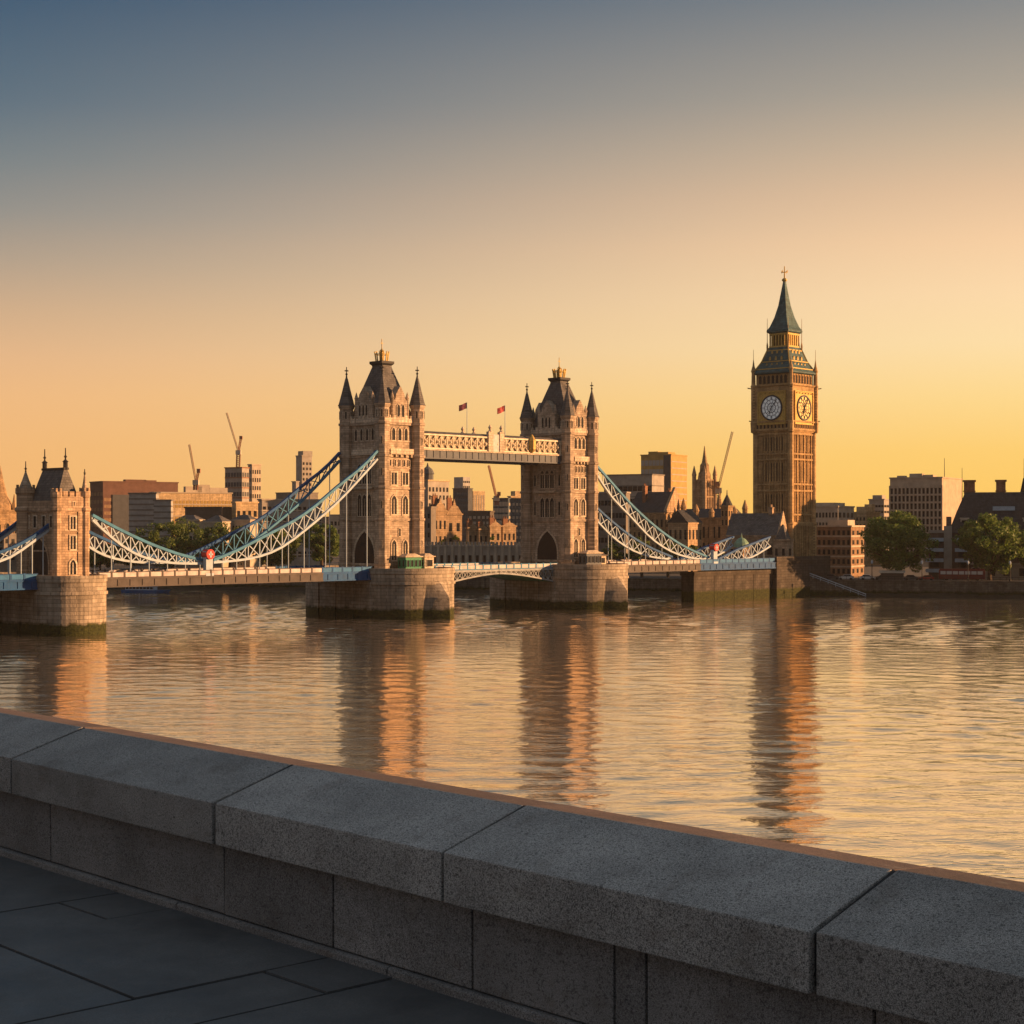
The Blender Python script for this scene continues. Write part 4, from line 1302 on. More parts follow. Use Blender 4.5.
def chimney(T, x, y, z, h, w=.9, mat='red_brick', pots=2):
    c = MB(); c.box(x - w, x + w, y - w * .6, y + w * .6, z, z + h); c.box(x - w - .12, x + w + .12, y - w * .6 - .12, y + w * .6 + .12, z + h - .3, z + h)
    for k in range(pots): c.lathe(x - w * .5 + k * w / max(1, pots - 1) if pots > 1 else x, y, [(.22, z + h), (.18, z + h + .8)], 6)
    return c.build('chimney', M[mat], T)

# --- left of the middle tower
T, lr, ll, H = bld('office_block', 'dark brown flat roofed office block behind the left gatehouse', 'office building', 90, 103, 178, 482, 770, 55, 'brown_cladding', win_r=(6, 6, .3, .82, .85, .5), wm='tan_brick', win_l=(4, 7, .2, .9, .8, .45),
    plant=[(.35, .3, 10, 3, 1.0), (.6, .3, 6, 3, .8)])
MB().box(lr * .12, lr * .36, -.5, 0, 4, H * .84).build('glass_bay', M['navy_cladding'], T)
T, lr, ll, H = bld('museum_wing', 'grey ribbed metal wing with angled corner in front of the brown office block', 'building', 129, 156, 159, 494, 575, 12, 'grey_metal_cladding', bandm='dark_concrete', nb=14)
T, lr, ll, H = bld('museum_wing', 'lower grey ribbed metal wing left of the golden long facade', 'building', 154, 171, 173, 501, 560, 12, 'grey_metal_cladding', bandm='dark_concrete', nb=12)
T, lr, ll, H = bld('long_office', 'long low golden stone office facade under the small crane', 'office building', 150, 153, 232, 493, 700, 62, 'sandstone', bandm='pale_concrete', nb=6, win_r=(22, 4, .1, .95, .72, .5), wm='gold_cladding',
    plant=[(.42, .3, 7, 3, 2.4), (.58, .3, 5, 3, 3.2), (.72, .3, 8, 3, 2.0)])
T, lr, ll, H = bld('unfinished_tower', 'unfinished tower block with open concrete floors beneath the tall crane', 'tower block', 225, 242, 249, 468, 800, 28, 'concrete', bandm='red_brick', nb=9, win_l=(6, 9, .02, .98, .8, .45), win_r=(3, 9, .02, .98, .7, .45), wm='navy_cladding')
T, lr, ll, H = bld('tower_block', 'pale tower block standing right against the unfinished tower', 'tower block', 248, 252, 261, 465, 830, 48, 'pale_concrete', win_l=(3, 10, .1, .97, .5, .5), win_r=(4, 10, .1, .97, .5, .5))
T, lr, ll, H = bld('slim_tower', 'slim grey concrete tower far behind the left suspension chain', 'tower block', 296, 302, 312, 456, 960, 55, 'concrete', win_r=(3, 14, .2, .95, .5, .5), plant=[(.25, .25, 6, 6, 2.5)])
T, lr, ll, H = bld('podium_block', 'stepped grey podium at the foot of the slim tower', 'building', 276, 295, 318, 493, 900, 45, 'dark_concrete', win_r=(6, 3, .4, .95, .6, .5))
T, lr, ll, H = bld('podium_block', 'small step building against the left side of the slim tower', 'building', 292, 296, 299, 482, 958, 45, 'concrete')
T, lr, ll, H = bld('stone_block', 'square golden stone block right of the long facade', 'building', 232, 236, 258, 503, 600, 60, 'sandstone', win_r=(4, 2, .5, .95, .5, .4))
T, lr, ll, H = bld('terrace_house', 'long grey rendered building with banded storeys behind the left chain', 'building', 258, 262, 322, 500, 640, 60, 'concrete', bandm='pale_concrete', nb=6, win_r=(12, 5, .1, .95, .6, .45))
for i, (a, b, c, yt, Y, lab) in enumerate([(176, 196, 204, 521, 560, 'low slate roofed house above the trees left of the chain low point'), (204, 222, 232, 523, 555, 'low slate roofed house in the middle of the row above the trees'),
        (232, 250, 258, 521, 560, 'low slate roofed house at the right of the row above the trees')]):
    T, lr, ll, H = bld('slate_house', lab, 'house', a, b, c, yt, Y, 20, 'pale_concrete', group='slate roofed houses above the left trees', roof='hip', win_l=(6, 2, .55, .95, .5, .6))
T, lr, ll, H = bld('dark_block', 'dark flat block between the golden facade and the slate roofs', 'building', 185, 222, 238, 508, 600, 20, 'dark_render')
# far left church
Yc = 560
T = thing('church', 'gothic church with stepped stone spire cut by the left edge of the photo', 'church', (xat(0, Yc), Yc, GZ), radians(40))
k = Yc / F
MB().box(-6, 4.5, -6, 6, 0, zat(512, Yc) - GZ).box(-6.3, 4.8, -6.3, 6.3, zat(512, Yc) - GZ, zat(510, Yc) - GZ).build('wall', M['gothic'], T)
zz = zat(511, Yc) - GZ
MB().lathe(0, 0, [(4.3, zz), (4.2, zz + 2), (3.0, zz + 4), (2.4, zz + 5.0), (1.6, zz + 8), (.7, zz + 12), (.1, zz + 15)], 8).build('spire', M['gothic'], T)
for a, b in ((-3.4, -3.4), (3.4, -3.4), (-3.4, 3.4), (3.4, 3.4)):
    MB().lathe(a, b, [(.6, zz - 1), (.6, zz + 2.4), (.1, zz + 5.5)], 6).build('pinnacle', M['gothic'], T)
for q in (-3, 0, 3):
    win(T, (q, -6, zz - 9), 0, 1.2, 5, 'point', .25, frame='gothic'); win(T, (-6, q, zz - 9), L_FACE, 1.2, 5, 'point', .25, frame='gothic')
T, lr, ll, H = bld('stone_block', 'dark stone block below the church at the left edge', 'building', -30, 4, 22, 535, 540, 35, 'dark_concrete', win_r=(3, 3, .3, .95, .5, .5), win_l=(6, 3, .3, .95, .5, .5))

# --- between the two towers
T, lr, ll, H = bld('stone_block', 'grey stone block with domed corner right of the middle tower', 'building', 414, 428, 449, 481, 640, 40, 'concrete', win_r=(6, 8, .2, .95, .5, .55), cornice=True, bandm='sandstone')
MB().lathe(2.5, 2.5, [(2.2, H), (2.2, H + 2.6), (2.6, H + 2.8), (1.8, H + 4.6), (.5, H + 5.6), (.1, H + 7)], 10).build('dome', M['lead_roof'], T)
T, lr, ll, H = bld('tower_block', 'pale square tower block above the dark one between the bridge towers', 'tower block', 454, 463, 470, 477, 1000, 40, 'grey_metal_cladding', win_r=(4, 10, .3, .97, .7, .4), cornice=False)
T, lr, ll, H = bld('dark_tower', 'dark glass tower block between the bridge towers', 'tower block', 453, 468, 472.5, 489, 880, 22, 'navy_cladding', win_l=(6, 9, .2, .97, .8, .6), wm='mirror_glass')
T, lr, ll, H = bld('tower_block', 'tan ribbed tower block right of the dark glass one', 'tower block', 471, 473, 485, 491, 900, 60, 'sandstone', win_r=(5, 1, .1, .96, .4, .95), wm='concrete', cornice=False)
T, lr, ll, H = bld('dark_block', 'dark low block behind the golden gabled houses', 'building', 468, 490, 494, 512, 640, 15, 'dark_render', win_l=(5, 2, .75, .95, .6, .5), wm='pale_concrete')
T, lr, ll, H = bld('glass_building', 'grey glass building with a sloped shoulder left of the right bridge tower', 'office building', 493, 508, 526, 499, 700, 38, 'mirror_glass', win_r=(5, 7, .25, .97, .6, .4), wm='pale_concrete', win_l=(5, 8, .2, .97, .85, .7))
T, lr, ll, H = bld('stone_block', 'stone office with rooftop masts beside the right bridge tower', 'office building', 508, 511, 535, 497, 760, 60, 'sandstone', win_r=(8, 7, .2, .95, .6, .5), plant=[(.2, .2, 4, 4, 2.2)])
MB().lathe(8, 3, [(.35, H), (.3, H + 7)], 6).build('mast', M['dark'], T)
# gold lit gabled houses
def gabled(px0, pxm, px1, yt, yg, Y, be, lab, wall='lit_gothic', cols=2, rows=3, grp='golden gabled riverside houses'):
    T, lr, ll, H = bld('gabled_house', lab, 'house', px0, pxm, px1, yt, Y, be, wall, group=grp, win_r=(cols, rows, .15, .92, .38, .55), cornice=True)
    rise = zat(yg, Y) - GZ - H
    g = MB(); g.extr_y([(0, H + .5), (lr, H + .5), (lr * .72, H + rise * .55), (lr * .6, H + rise * .6), (lr / 2, H + rise), (lr * .4, H + rise * .6), (lr * .28, H + rise * .55)], 0, .8)
    g.build('gable', M[wall], T)
    r = MB(); r.extr_y([(-.2, H + .4), (lr + .2, H + .4), (lr / 2, H + rise * .9)], .8, ll + .2); r.build('roof', M['slate_dark'], T)
    chimney(T, lr * .2, ll * .4, H + .4, rise * 1.0, .8)
    return T, lr, ll, H
gabled(428, 434, 447, 512, 497, 545, 55, 'tallest golden gabled house just right of the middle tower', cols=3)
gabled(445, 447, 462, 515, 499, 548, 60, 'golden gabled house second from the middle tower', cols=2)
gabled(466, 468, 478, 529, 522, 535, 60, 'small golden gabled house left of the low row')
gabled(477, 479, 488, 530, 523, 535, 60, 'small golden gabled house in the middle of the low row')
gabled(488, 490, 501, 527, 519, 535, 60, 'golden gabled house right of the middle of the low row')
gabled(501, 503, 516, 527, 520, 538, 60, 'golden gabled house at the right end of the low row', cols=3)
T, lr, ll, H = bld('quay_terrace', 'long crenellated grey stone terrace at the water between the two bridge towers', 'building', 424, 560, 562, 547, 500, 6, 'concrete', win_l=(19, 1, .25, .75, .35, .9), wm='void')
cb = MB()
for k in range(20):
    y = ll * k / 19; cb.box(-.5, 0, y - .35, y + .35, 0, H + .4)
cb.build('pilasters', M['pale_concrete'], T)
cb = MB()
for k in range(38):
    y = .4 + (ll - .8) * k / 37; cb.box(-.3, .3, y - .32, y + .32, H + .5, H + 1.5)
cb.build('battlement', M['concrete'], T)
T, lr, ll, H = bld('stone_block', 'dark shaded stone block just right of the middle tower foot', 'building', 418, 431, 436, 508, 530, 30, 'dark_concrete', win_l=(3, 6, .1, .95, .4, .5))

# --- right of the right tower
T, lr, ll, H = bld('office_block', 'wide grey banded office with bright right end behind the right chain', 'office building', 604, 652, 664, 475, 700, 28, 'concrete', bandm='dark_concrete', nb=8, win_l=(10, 5, .2, .92, .9, .4))
T, lr, ll, H = bld('tower_block', 'tall slab tower with dark glass left side and golden right side', 'tower block', 641, 671, 687, 455, 800, 30, 'gold_cladding', win_l=(8, 10, .1, .97, .86, .6), wm='grey_metal_cladding', win_r=(1, 14, .1, .97, .94, .14), plant=[(.2, .2, 8, 6, 1.2), (.3, .6, 6, 5, 1.6)])
MB().box(-.3, -.1, 0, ll * .24, 0, H).build('glass_stair', M['navy_cladding'], T)
T, lr, ll, H = bld('dark_block', 'dark curved roofed block low behind the right chain', 'building', 590, 626, 630, 493, 600, 14, 'dark_concrete', win_l=(10, 4, .3, .95, .8, .4), bandm='concrete')
T, lr, ll, H = bld('gabled_hall', 'dark roofed hall with two golden lit gables behind the right chain', 'hall', 628, 664, 684, 514, 560, 32, 'gothic', win_l=(8, 3, .3, .95, .4, .6), win_r=(4, 3, .3, .95, .4, .6))
gable_ends(T, lr, ll, H, 7.5, False, 'slate_dark')
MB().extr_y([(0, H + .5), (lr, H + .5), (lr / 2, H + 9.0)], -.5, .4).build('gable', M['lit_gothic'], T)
chimney(T, lr * .8, ll * .3, H + 1, 7); chimney(T, lr * .3, ll * .7, H + 1, 8.5)
T, lr, ll, H = bld('gabled_hall', 'lower golden ended hall right of the two gabled hall', 'hall', 668, 688, 702, 524, 540, 35, 'lit_gothic', win_r=(4, 2, .3, .95, .4, .6), win_l=(4, 2, .3, .95, .4, .6))
gable_ends(T, lr, ll, H, 4.5, True, 'slate_dark')
# palace tower with spire
Yp = 620
T = thing('palace_tower', 'slender gothic tower with pinnacles and spire left of the far right crane', 'tower', (xat(704.5, Yp), Yp, GZ), radians(38))
zt = zat(480, Yp) - GZ
m = MB(); m.box(-2.6, 2.6, -2.6, 2.6, 0, zt)
for q in (-1.7, -.85, 0, .85, 1.7):
    for sg in (-1, 1):
        m.box(q - .15, q + .15, *sorted((sg * 2.6, sg * 2.85)), 4, zt); m.box(*sorted((sg * 2.6, sg * 2.85)), q - .15, q + .15, 4, zt)
for b in (.35, .6, .8, .99): m.box(-2.9, 2.9, -2.9, 2.9, zt * b, zt * b + .5)
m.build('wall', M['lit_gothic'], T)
for a in (-1, 1):
    for b in (-1, 1):
        MB().lathe(a * 2.65, b * 2.65, [(.8, 0), (.8, zt + 1.5), (.95, zt + 1.8), (.12, zt + 5.2)], 8).build('pinnacle', M['lit_gothic'], T)
MB().lathe(0, 0, [(2.7, zt), (2.3, zt + 2.5), (1.9, zt + 3.0), (1.7, zt + 5.5), (1.1, zt + 6.2), (.6, zt + 9.0), (.12, zat(446, Yp) - GZ)], 8).build('spire', M['gothic'], T)
# low gothic palace range with turrets
T, lr, ll, H = bld('palace_range', 'low gothic palace range of pinnacles between the spired tower and clock tower', 'palace', 676, 727, 745, 519, 560, 30, 'gothic', win_l=(10, 2, .3, .9, .4, .7), win_r=(4, 2, .3, .9, .4, .7))
gable_ends(T, lr, ll, H, 3.5, False, 'slate_dark')
for i, (x, y, h) in enumerate(((0, 0, 6), (0, ll * .3, 4), (0, ll * .6, 5), (0, ll * .85, 7), (lr * .4, 0, 4.5), (lr, 0, 6.5), (lr * .7, ll * .4, 9.0))):
    MB().lathe(x, y, [(.9, 0), (.9, H + h * .5), (1.1, H + h * .55), (.15, H + h)], 8).build('pinnacle', M['gothic'], T)
T, lr, ll, H = bld('octagon_turret', 'small square gothic turret rising left of the lodge roof', 'turret', 721, 728, 733, 507, 545, 40, 'gothic', win_l=(2, 2, .7, .97, .4, .6), win_r=(2, 2, .7, .97, .4, .6))
MB().lathe(lr / 2, ll / 2, [(1.9, H + .5), (1.2, H + 2), (.2, H + 4), (.1, H + 5.5)], 8).build('cap', M['slate_dark'], T)
# gothic lodge at the right end of the bridge
T, lr, ll, H = bld('bridge_lodge', 'stone lodge with big slate roof and lit gable at the right bridge end', 'lodge', 727, 776, 786, 537, 468, 24, 'gate', win_l=(4, 2, .15, .9, .4, .6), win_r=(2, 2, .2, .9, .35, .5))
gable_ends(T, lr, ll, H, zat(513, 468) - GZ - H, False, 'slate')
gp = MB(); gp.extr_x([(-.4, H - 2), (.5, H - 2), (.5, H + 7.2), (-.4, H + 6.2)], 0, 1.0)
MB().extr_y([(-.2, H + .5), (lr + .2, H + .5), (lr * .7, H + 4.5), (lr / 2, zat(510.5, 468) - GZ), (lr * .3, H + 4.5)], -.7, -.25).build('gable', M['gate'], T)
chimney(T, lr * .5, ll * .2, zat(515, 468) - GZ, 2.2, .9, 'gate')
T, lr, ll, H = bld('bridge_lodge', 'square stone bridge end pavilion left of the clock tower foot', 'lodge', 773, 787, 793, 541, 462, 35, 'gate', win_l=(2, 2, .2, .9, .35, .5), win_r=(1, 2, .2, .9, .35, .5))
MB().rect_loft(lr / 2, ll / 2, [(lr / 2 - .3, ll / 2 - .3, H + .4), (.8, .8, H + 2.8), (.2, .2, H + 4.5)]).build('roof', M['slate'], T)
T, lr, ll, H = bld('green_dome_kiosk', 'small pavilion with pale green copper dome behind the teal chain', 'pavilion', 733, 743, 750, 549, 455, 40, 'gate', win_l=(2, 1, .6, .95, .4, .7))
M['copper'] = m_plain('green_copper', (0.20, 0.33, 0.24), .6)
MB().lathe(lr / 2, ll / 2, [(lr * .62, H + .4), (lr * .56, H + 1.6), (lr * .3, H + 2.7), (.2, H + 3.1), (.08, H + 4.2)], 14).build('dome', M['copper'], T)

# --- right bank
T, lr, ll, H = bld('white_terrace', 'long pale block with flat roof just right of the clock tower', 'building', 812, 838, 854, 507, 640, 30, 'pale_concrete', win_l=(8, 3, .45, .95, .55, .5), win_r=(4, 3, .45, .95, .55, .5), plant=[(.1, .2, 12, 8, 1.2)])
T, lr, ll, H = bld('brick_flats', 'five storey brick flats with pale balcony bands right of the clock tower', 'apartment building', 812, 851, 864, 527, 500, 26, 'tan_brick', bandm='pale_concrete', nb=5, win_l=(8, 5, .03, .98, .5, .5), win_r=(3, 5, .03, .98, .4, .45), plant=[(.2, .15, 8, 6, 1.6)])
T, lr, ll, H = bld('office_block', 'small grey banded office left of the grid office tower', 'office building', 869, 884, 892, 500, 700, 30, 'concrete', win_l=(5, 6, .4, .95, .8, .4), win_r=(3, 6, .4, .95, .8, .4), plant=[(.3, .3, 5, 4, 1.6)])
T, lr, ll, H = bld('terrace_house', 'low pale rooftops in the gap left of the small banded office', 'building', 852, 866, 880, 513, 660, 35, 'sandstone', win_l=(4, 2, .7, .95, .5, .5), plant=[(.1, .1, 5, 4, 2.0), (.6, .2, 3, 3, 3.0)])
# grid office: deep egg-crate front
T, lr, ll, H = bld('grid_office', 'broad office tower with white grid front and sunlit right end', 'office building', 890, 942, 962, 478, 640, 30, 'grid_concrete', win_l=(13, 9, .12, .9, .74, .74), win_r=(2, 3, .1, .35, .3, .4), plant=[(.2, .25, 5, 4, 1.0), (.3, .5, 4, 5, 1.6), (.2, .8, 3, 3, .8)])
gr = MB()
for k in range(14): y = ll * k / 13; gr.box(-.45, 0, y - .28, y + .28, H * .1, H * .92)
gr.build('fins', M['grid_concrete'], T)
g2 = MB()
for k in range(10):
    z = H * (.12 + .78 * k / 9); g2.box(-.5, 0, 0, ll, z - .25, z + .25)
g2.build('floor_bands', M['grid_concrete'], T)
MB().lathe(lr * .5, 3, [(.15, H), (.08, H + 8)], 6).build('mast', M['dark'], T)

# mansard riverside building at the right edge
M['sky_glass'] = m_plain('pale_blue_rooflight_glass', (0.22, 0.27, 0.31), .6)
Ym = 478
P = (xat(952, Ym), Ym)
be = radians(14)
T = thing('mansard_warehouse', 'large dark riverside warehouse with tall mansard roof at the right edge', 'warehouse', (P[0], P[1], GZ), radians(-16))
# local: x along the river front (to the right), y back; front face is y = 0
Lx = 62.0; Dp = 16.0
zE = zat(533, Ym) - GZ; zR = zat(492, Ym) - GZ
x0 = -6.2
MB().box(x0 - 0.2, Lx, 0, Dp, 0, zE).build('wall', M[paint('dark_brick', (0.14, 0.10, 0.08), brick=(.6, .25))], T)
r = MB()
def mring(x, y0, y1, z): return [(x, y0, z), (Lx, y0, z), (Lx, y1, z), (x, y1, z)]
r.loft([mring(x0 + 5.2, -.3, Dp + .3, zE), mring(x0 + 7.4, 2.2, Dp - 2.2, zE + 6.0), mring(x0 + 9.6, 5.2, Dp - 5, zR - .2), mring(x0 + 9.9, 5.6, Dp - 5.4, zR)])
rf = r.build('roof', M['slate_dark'], T)
g = MB()
g.extr_x([(-.55, 0), (2.2, 0), (2.2, zE + 4.6), (1.0, zE + 4.6), (-.55, zE + 1.4)], x0 + 4.6, x0 + 6.0)
g.build('gable_pier', M['dark_brick'], T)
MB().box(x0 - .3, x0 + 5.0, -.25, Dp, zE + .02, zE + .8).build('corner_parapet', M['concrete'], T)
for k in range(4):                                     # pale balcony bands on the corner bay
    z = zE * (.16 + .22 * k)
    MB().box(x0 - 1.0, x0 + 3.9, -1.0, .0, z, z + 1.0).build('balcony', M['white'], T)
    MB().box(x0 + 7.0, x0 + 11.0, -1.0, .0, z, z + 1.0).build('balcony', M['white'], T)
MB().box(x0 + 4.0, x0 + 6.2, -.6, 0, 0, zE + 2).build('downpipe_bay', M['concrete'], T)
for k in range(3):
    put('window', wpane(2.4, 1.5, 'glass'), T, (x0 + 1.4, -.02, zE * (.27 + .22 * k)))
    put('window', wpane(2.4, 1.5, 'glass'), T, (x0 + 9.0, -.02, zE * (.27 + .22 * k)))
for k in range(13):
    for row, z in enumerate((1.2, zE * .36, zE * .58, zE * .8)):
        x = 6.5 + k * 4.2
        if row == 0: win(T, (x, -.12, z), 0, 2.0, 2.2, 'rect', .2, frame='pale_concrete')
        else: win(T, (x, 0, z), 0, 1.5, 1.7, 'rect', .25, frame='pale_concrete')
MB().box(6.6, Lx, -.12, .2, .0, 4.3).build('ground_floor', M['pale_concrete'], T)
MB().box(5, Lx, -.5, 0, 4.3, 4.8).build('shop_band', M['pale_concrete'], T)
for k in range(10):                                    # roof dormers, pale fronts
    x = 3.4 + k * 5.6
    d = MB(); d.box(x - 1.1, x + 1.1, .1 + .9, 5.0, zE + 1.2, zE + 4.0); d.box(x - 1.3, x + 1.3, .8, 5, zE + 4.0, zE + 4.3)
    do = d.build('dormer', M['white_render'] if k % 3 == 0 else M['concrete'], T)
    put('window', wpane(1.6, 2.0, 'glass'), do, (x, 1.0, zE + 1.6))
for k in range(4):
    x = 14 + k * 12
    d = MB(); d.extr_x([(2.0, zE + 6.3), (2.6, zE + 6.3), (5.4, zR - 2.4), (4.9, zR - 1.9)], x - 3.0, x + 3.0)
    d.build('roof_light', M['sky_glass'], T)
for x, w in ((4.6, 3.0), (13.2, 2.6)):
    c = MB(); c.box(x - w / 2, x + w / 2, 6, 10, zR - .5, zR + 3.4); c.box(x - w / 2 - .3, x + w / 2 + .3, 5.7, 10.3, zR + 3.0, zR + 3.5)
    c.box(x - w / 2 - .2, x + w / 2 + .2, 5.8, 10.2, zR + .2, zR + .5)
    c.build('chimney', M['red_brick'], T)
c = MB(); c.rect_loft(19.5, 7.5, [(1.1, 1.1, zR - .3), (.25, .25, zR + 4)]); c.lathe(19.5, 7.5, [(.12, zR + 4), (.06, zR + 9.5)], 6); c.build('mast', M['dark'], T)
MB().lathe(2.6, 7, [(.12, zR - 2), (.06, zR + 7)], 6).build('mast', M['dark'], T)

# ------------------------------------------------------------------ tower cranes
def lattice(mb, p, q, w, n):
    p, q = Vector(p), Vector(q); d = (q - p).normalized()
    up = Vector((0, 0, 1)) if abs(d.z) < .9 else Vector((1, 0, 0))
    a = d.cross(up).normalized() * w / 2; b = a.normalized().cross(d) * w / 2
    cs = [a + b, a - b, -a - b, -a + b]
    for c in cs: mb.bar(p + c, q + c, w * .24)
    for k in range(n):
        u, v_ = p + (q - p) * (k / n), p + (q - p) * ((k + 1) / n)
        for i in range(4): mb.bar(u + cs[i], v_ + cs[(i + 1) % 4], w * .14)
def crane(label, Y, base, pivot, tip, tail, group='tower cranes on the skyline'):
    X = xat(base[0], Y); z0 = zat(base[1], Y)
    T = thing('tower_crane', label, 'crane', (X, Y, z0), 0, group)
    def P(p, dy=0): return (xat(p[0], Y) - X, dy, zat(p[1], Y) - z0)
    m = MB(); lattice(m, P(base), P(pivot), 1.5, 8); m.build('mast', M['crane'], T)
    j = MB(); lattice(j, P(pivot), P(tip, 6), .62, 30); j.build('jib', M['crane'], T)
    t_ = MB(); lattice(t_, P(pivot), P(tail, -3), .7, 8); x, y, z = P(tail, -3); t_.box(x - .7, x + .7, y - .7, y + .7, z - .8, z + .8); t_.build('counter_jib', M['crane'], T)
    x, y, z = P(pivot)
    MB().box(x - 1.2, x + 1.2, y - 1.3, y + 1.0, z - 1.2, z + .8).build('cab', M['white_render'], T)
    if z0 > GZ + 1: pass
M['crane'] = m_plain('faded_red_crane_paint', (0.30, 0.14, 0.09), .6)
crane('small luffing crane over the long golden facade on the left', 700, (195.5, 490), (196, 482), (186.5, 444), (200, 471))
crane('tall luffing crane on top of the unfinished tower block', 810, (238, 468), (238.5, 452), (224.5, 412), (242, 438))
crane('thin crane jib rising between the two bridge towers', 690, (497, 505), (496.5, 498), (488.5, 465), (499, 494))
crane('crane with long raised jib left of the clock tower', 620, (718, 508), (718, 490), (734.5, 431), (716.5, 484))
# ------------------------------------------------------------------ trees
import numpy as np
def leaf_mat(name, c0, c1):
    t = NT(name)
    oi = t.n('ShaderNodeNewGeometry')
    c = t.ramp(oi.outputs['Random Per Island'], [(0.0, c0), (0.55, tuple((a + b) / 2 for a, b in zip(c0, c1))), (1.0, c1)])
    t.set(Base_Color=c, Roughness=.6)
    tr = t.n('ShaderNodeBsdfTranslucent'); t.l(c, tr.inputs['Color'])
    ms = t.n('ShaderNodeMixShader'); ms.inputs[0].default_value = .45
    out = t.t.nodes['Material Output']
    t.l(t.b.outputs[0], ms.inputs[1]); t.l(tr.outputs[0], ms.inputs[2]); t.l(ms.outputs[0], out.inputs['Surface'])
    return t.m
M['leaf_a'] = leaf_mat('plane_tree_leaves', (0.055, 0.115, 0.02), (0.19, 0.26, 0.05))
M['leaf_b'] = leaf_mat('dark_green_leaves', (0.055, 0.105, 0.02), (0.18, 0.23, 0.04))
M['bark'] = m_plain('tree_bark', (0.09, 0.065, 0.045), .95, 0, .4, 3)
def tree(label, px, Y, ytop, wpx, seed, leafm='leaf_a', group='trees on the far bank', base=GZ, leaf=.46, n_clump=80, per=120, trunk=.22):
    rng = np.random.default_rng(seed)
    H = zat(ytop, Y) - base; R = wpx * Y / F / 2
    T = thing('tree', label, 'tree', (xat(px, Y), Y, base), rng.uniform(0, 6), group)
    rnd = random.Random(seed)
    tb = MB(); tw = H * .024 + .12
    th = H * trunk
    path = [(0, 0, -.3), (.1, .05, th * .5), (0, .1, th), (.2, -.1, H * .55), (.1, .1, H * .82)]
    tb.tube(path, [tw * 1.25, tw, tw * .85, tw * .5, tw * .15], 8)
    tips = []
    for k in range(9):
        a = 2 * pi * k / 9 + rnd.uniform(-.3, .3); z0 = th * rnd.uniform(.9, 1.9); rr = R * rnd.uniform(.5, .8); z1 = z0 + H * rnd.uniform(.15, .38)
        p1 = (rr * .45 * cos(a), rr * .45 * sin(a), (z0 * .45 + z1 * .55)); p2 = (rr * cos(a), rr * sin(a), z1)
        tb.tube([(0.05, 0.05, z0), p1, p2], [tw * .45, tw * .3, tw * .1], 6)
    tb.build('trunk', M['bark'], T)
    # uneven crown: clumps on a lumpy envelope
    cz = (th * .75 + H) / 2; hz = (H - th * .75) / 2
    C = []
    lump = rng.uniform(.70, 1.14, 16)
    while len(C) < n_clump:
        d = rng.normal(size=3); d /= np.linalg.norm(d)
        az = int((np.arctan2(d[1], d[0]) + pi) / (2 * pi) * 7.99); e = 0 if d[2] < 0 else 8
        k = lump[az + e] * rng.uniform(.45, 1.0) ** .5
        widen = 1.0 if d[2] > 0 else .92
        C.append((d[0] * R * k * widen * .84, d[1] * R * k * widen * .84, cz + d[2] * hz * k * .88, rng.uniform(.10, .21) * R))
    C = np.array(C)
    idx = rng.integers(0, len(C), n_clump * per)
    d = rng.normal(size=(len(idx), 3)); d /= np.linalg.norm(d, axis=1)[:, None]
    rad = rng.uniform(.35, 1.0, len(idx)) ** .5
    pos = C[idx, :3] + d * (rad * C[idx, 3])[:, None] * np.array([1, 1, .8])
    keep = pos[:, 2] > th * .45
    pos = pos[keep]; n = len(pos)
    nrm = d[keep] + rng.normal(size=(n, 3)) * .7; nrm /= np.linalg.norm(nrm, axis=1)[:, None]
    t1 = np.cross(nrm, rng.normal(size=(n, 3))); t1 /= np.linalg.norm(t1, axis=1)[:, None]
    t2 = np.cross(nrm, t1)
    sz_ = rng.uniform(.5, 1.15, n)[:, None] * leaf
    q = np.stack([pos - t1 * sz_, pos - t2 * sz_ * .55, pos + t1 * sz_, pos + t2 * sz_ * .55], 1).reshape(-1, 3)
    me = bpy.data.meshes.new('crown')
    me.from_pydata(q.tolist(), [], [(4 * i, 4 * i + 1, 4 * i + 2, 4 * i + 3) for i in range(n)])
    me.materials.append(M[leafm])
    o = bpy.data.objects.new('crown', me); COL.objects.link(o); o.parent = T
    return T
tree('large round plane tree right of the clock tower and brick flats', 897, 468, 507, 90, 1, n_clump=120, per=130, trunk=.13)
tree('wide plane tree in front of the mansard warehouse', 990, 462, 510, 82, 2, n_clump=110, per=130, trunk=.15)
tree('plane tree cut by the right edge of the photo', 1030, 463, 519, 46, 3, n_clump=70)
tree('round tree seen left of the chain low point', 172, 535, 521, 84, 4, 'leaf_b', n_clump=80)
tree('bushy tree left under the short left chain', 132, 540, 537, 50, 5, 'leaf_b')
tree('bushy tree right of the chain low point', 230, 538, 523, 70, 6, 'leaf_b')
tree('broad tree behind the middle of the left chain', 272, 540, 527, 60, 7, 'leaf_b')
tree('tall yellow green tree beside the middle tower on its left', 322, 530, 516, 50, 8, 'leaf_a')
tree('dark tree behind the foot of the left gatehouse', 100, 545, 545, 40, 9, 'leaf_b')
def cypress(i, px, yt, lab):
    tree(lab, px, 518, yt - 1, 13, 40 + i, 'leaf_b', 'small dark pointed trees between the towers', leaf=.4, n_clump=26, per=60, trunk=.1)
for i, (px, yt, lab) in enumerate([(443, 534, 'leftmost small dark tree in front of the golden houses'), (457, 531, 'tallest small dark tree in front of the golden houses'), (468, 537, 'small dark tree below the low golden row'),
        (480, 539, 'small dark tree in the middle of the quay terrace'), (492, 536, 'rightmost small dark tree in front of the golden houses')]):
    cypress(i, px, yt, lab)
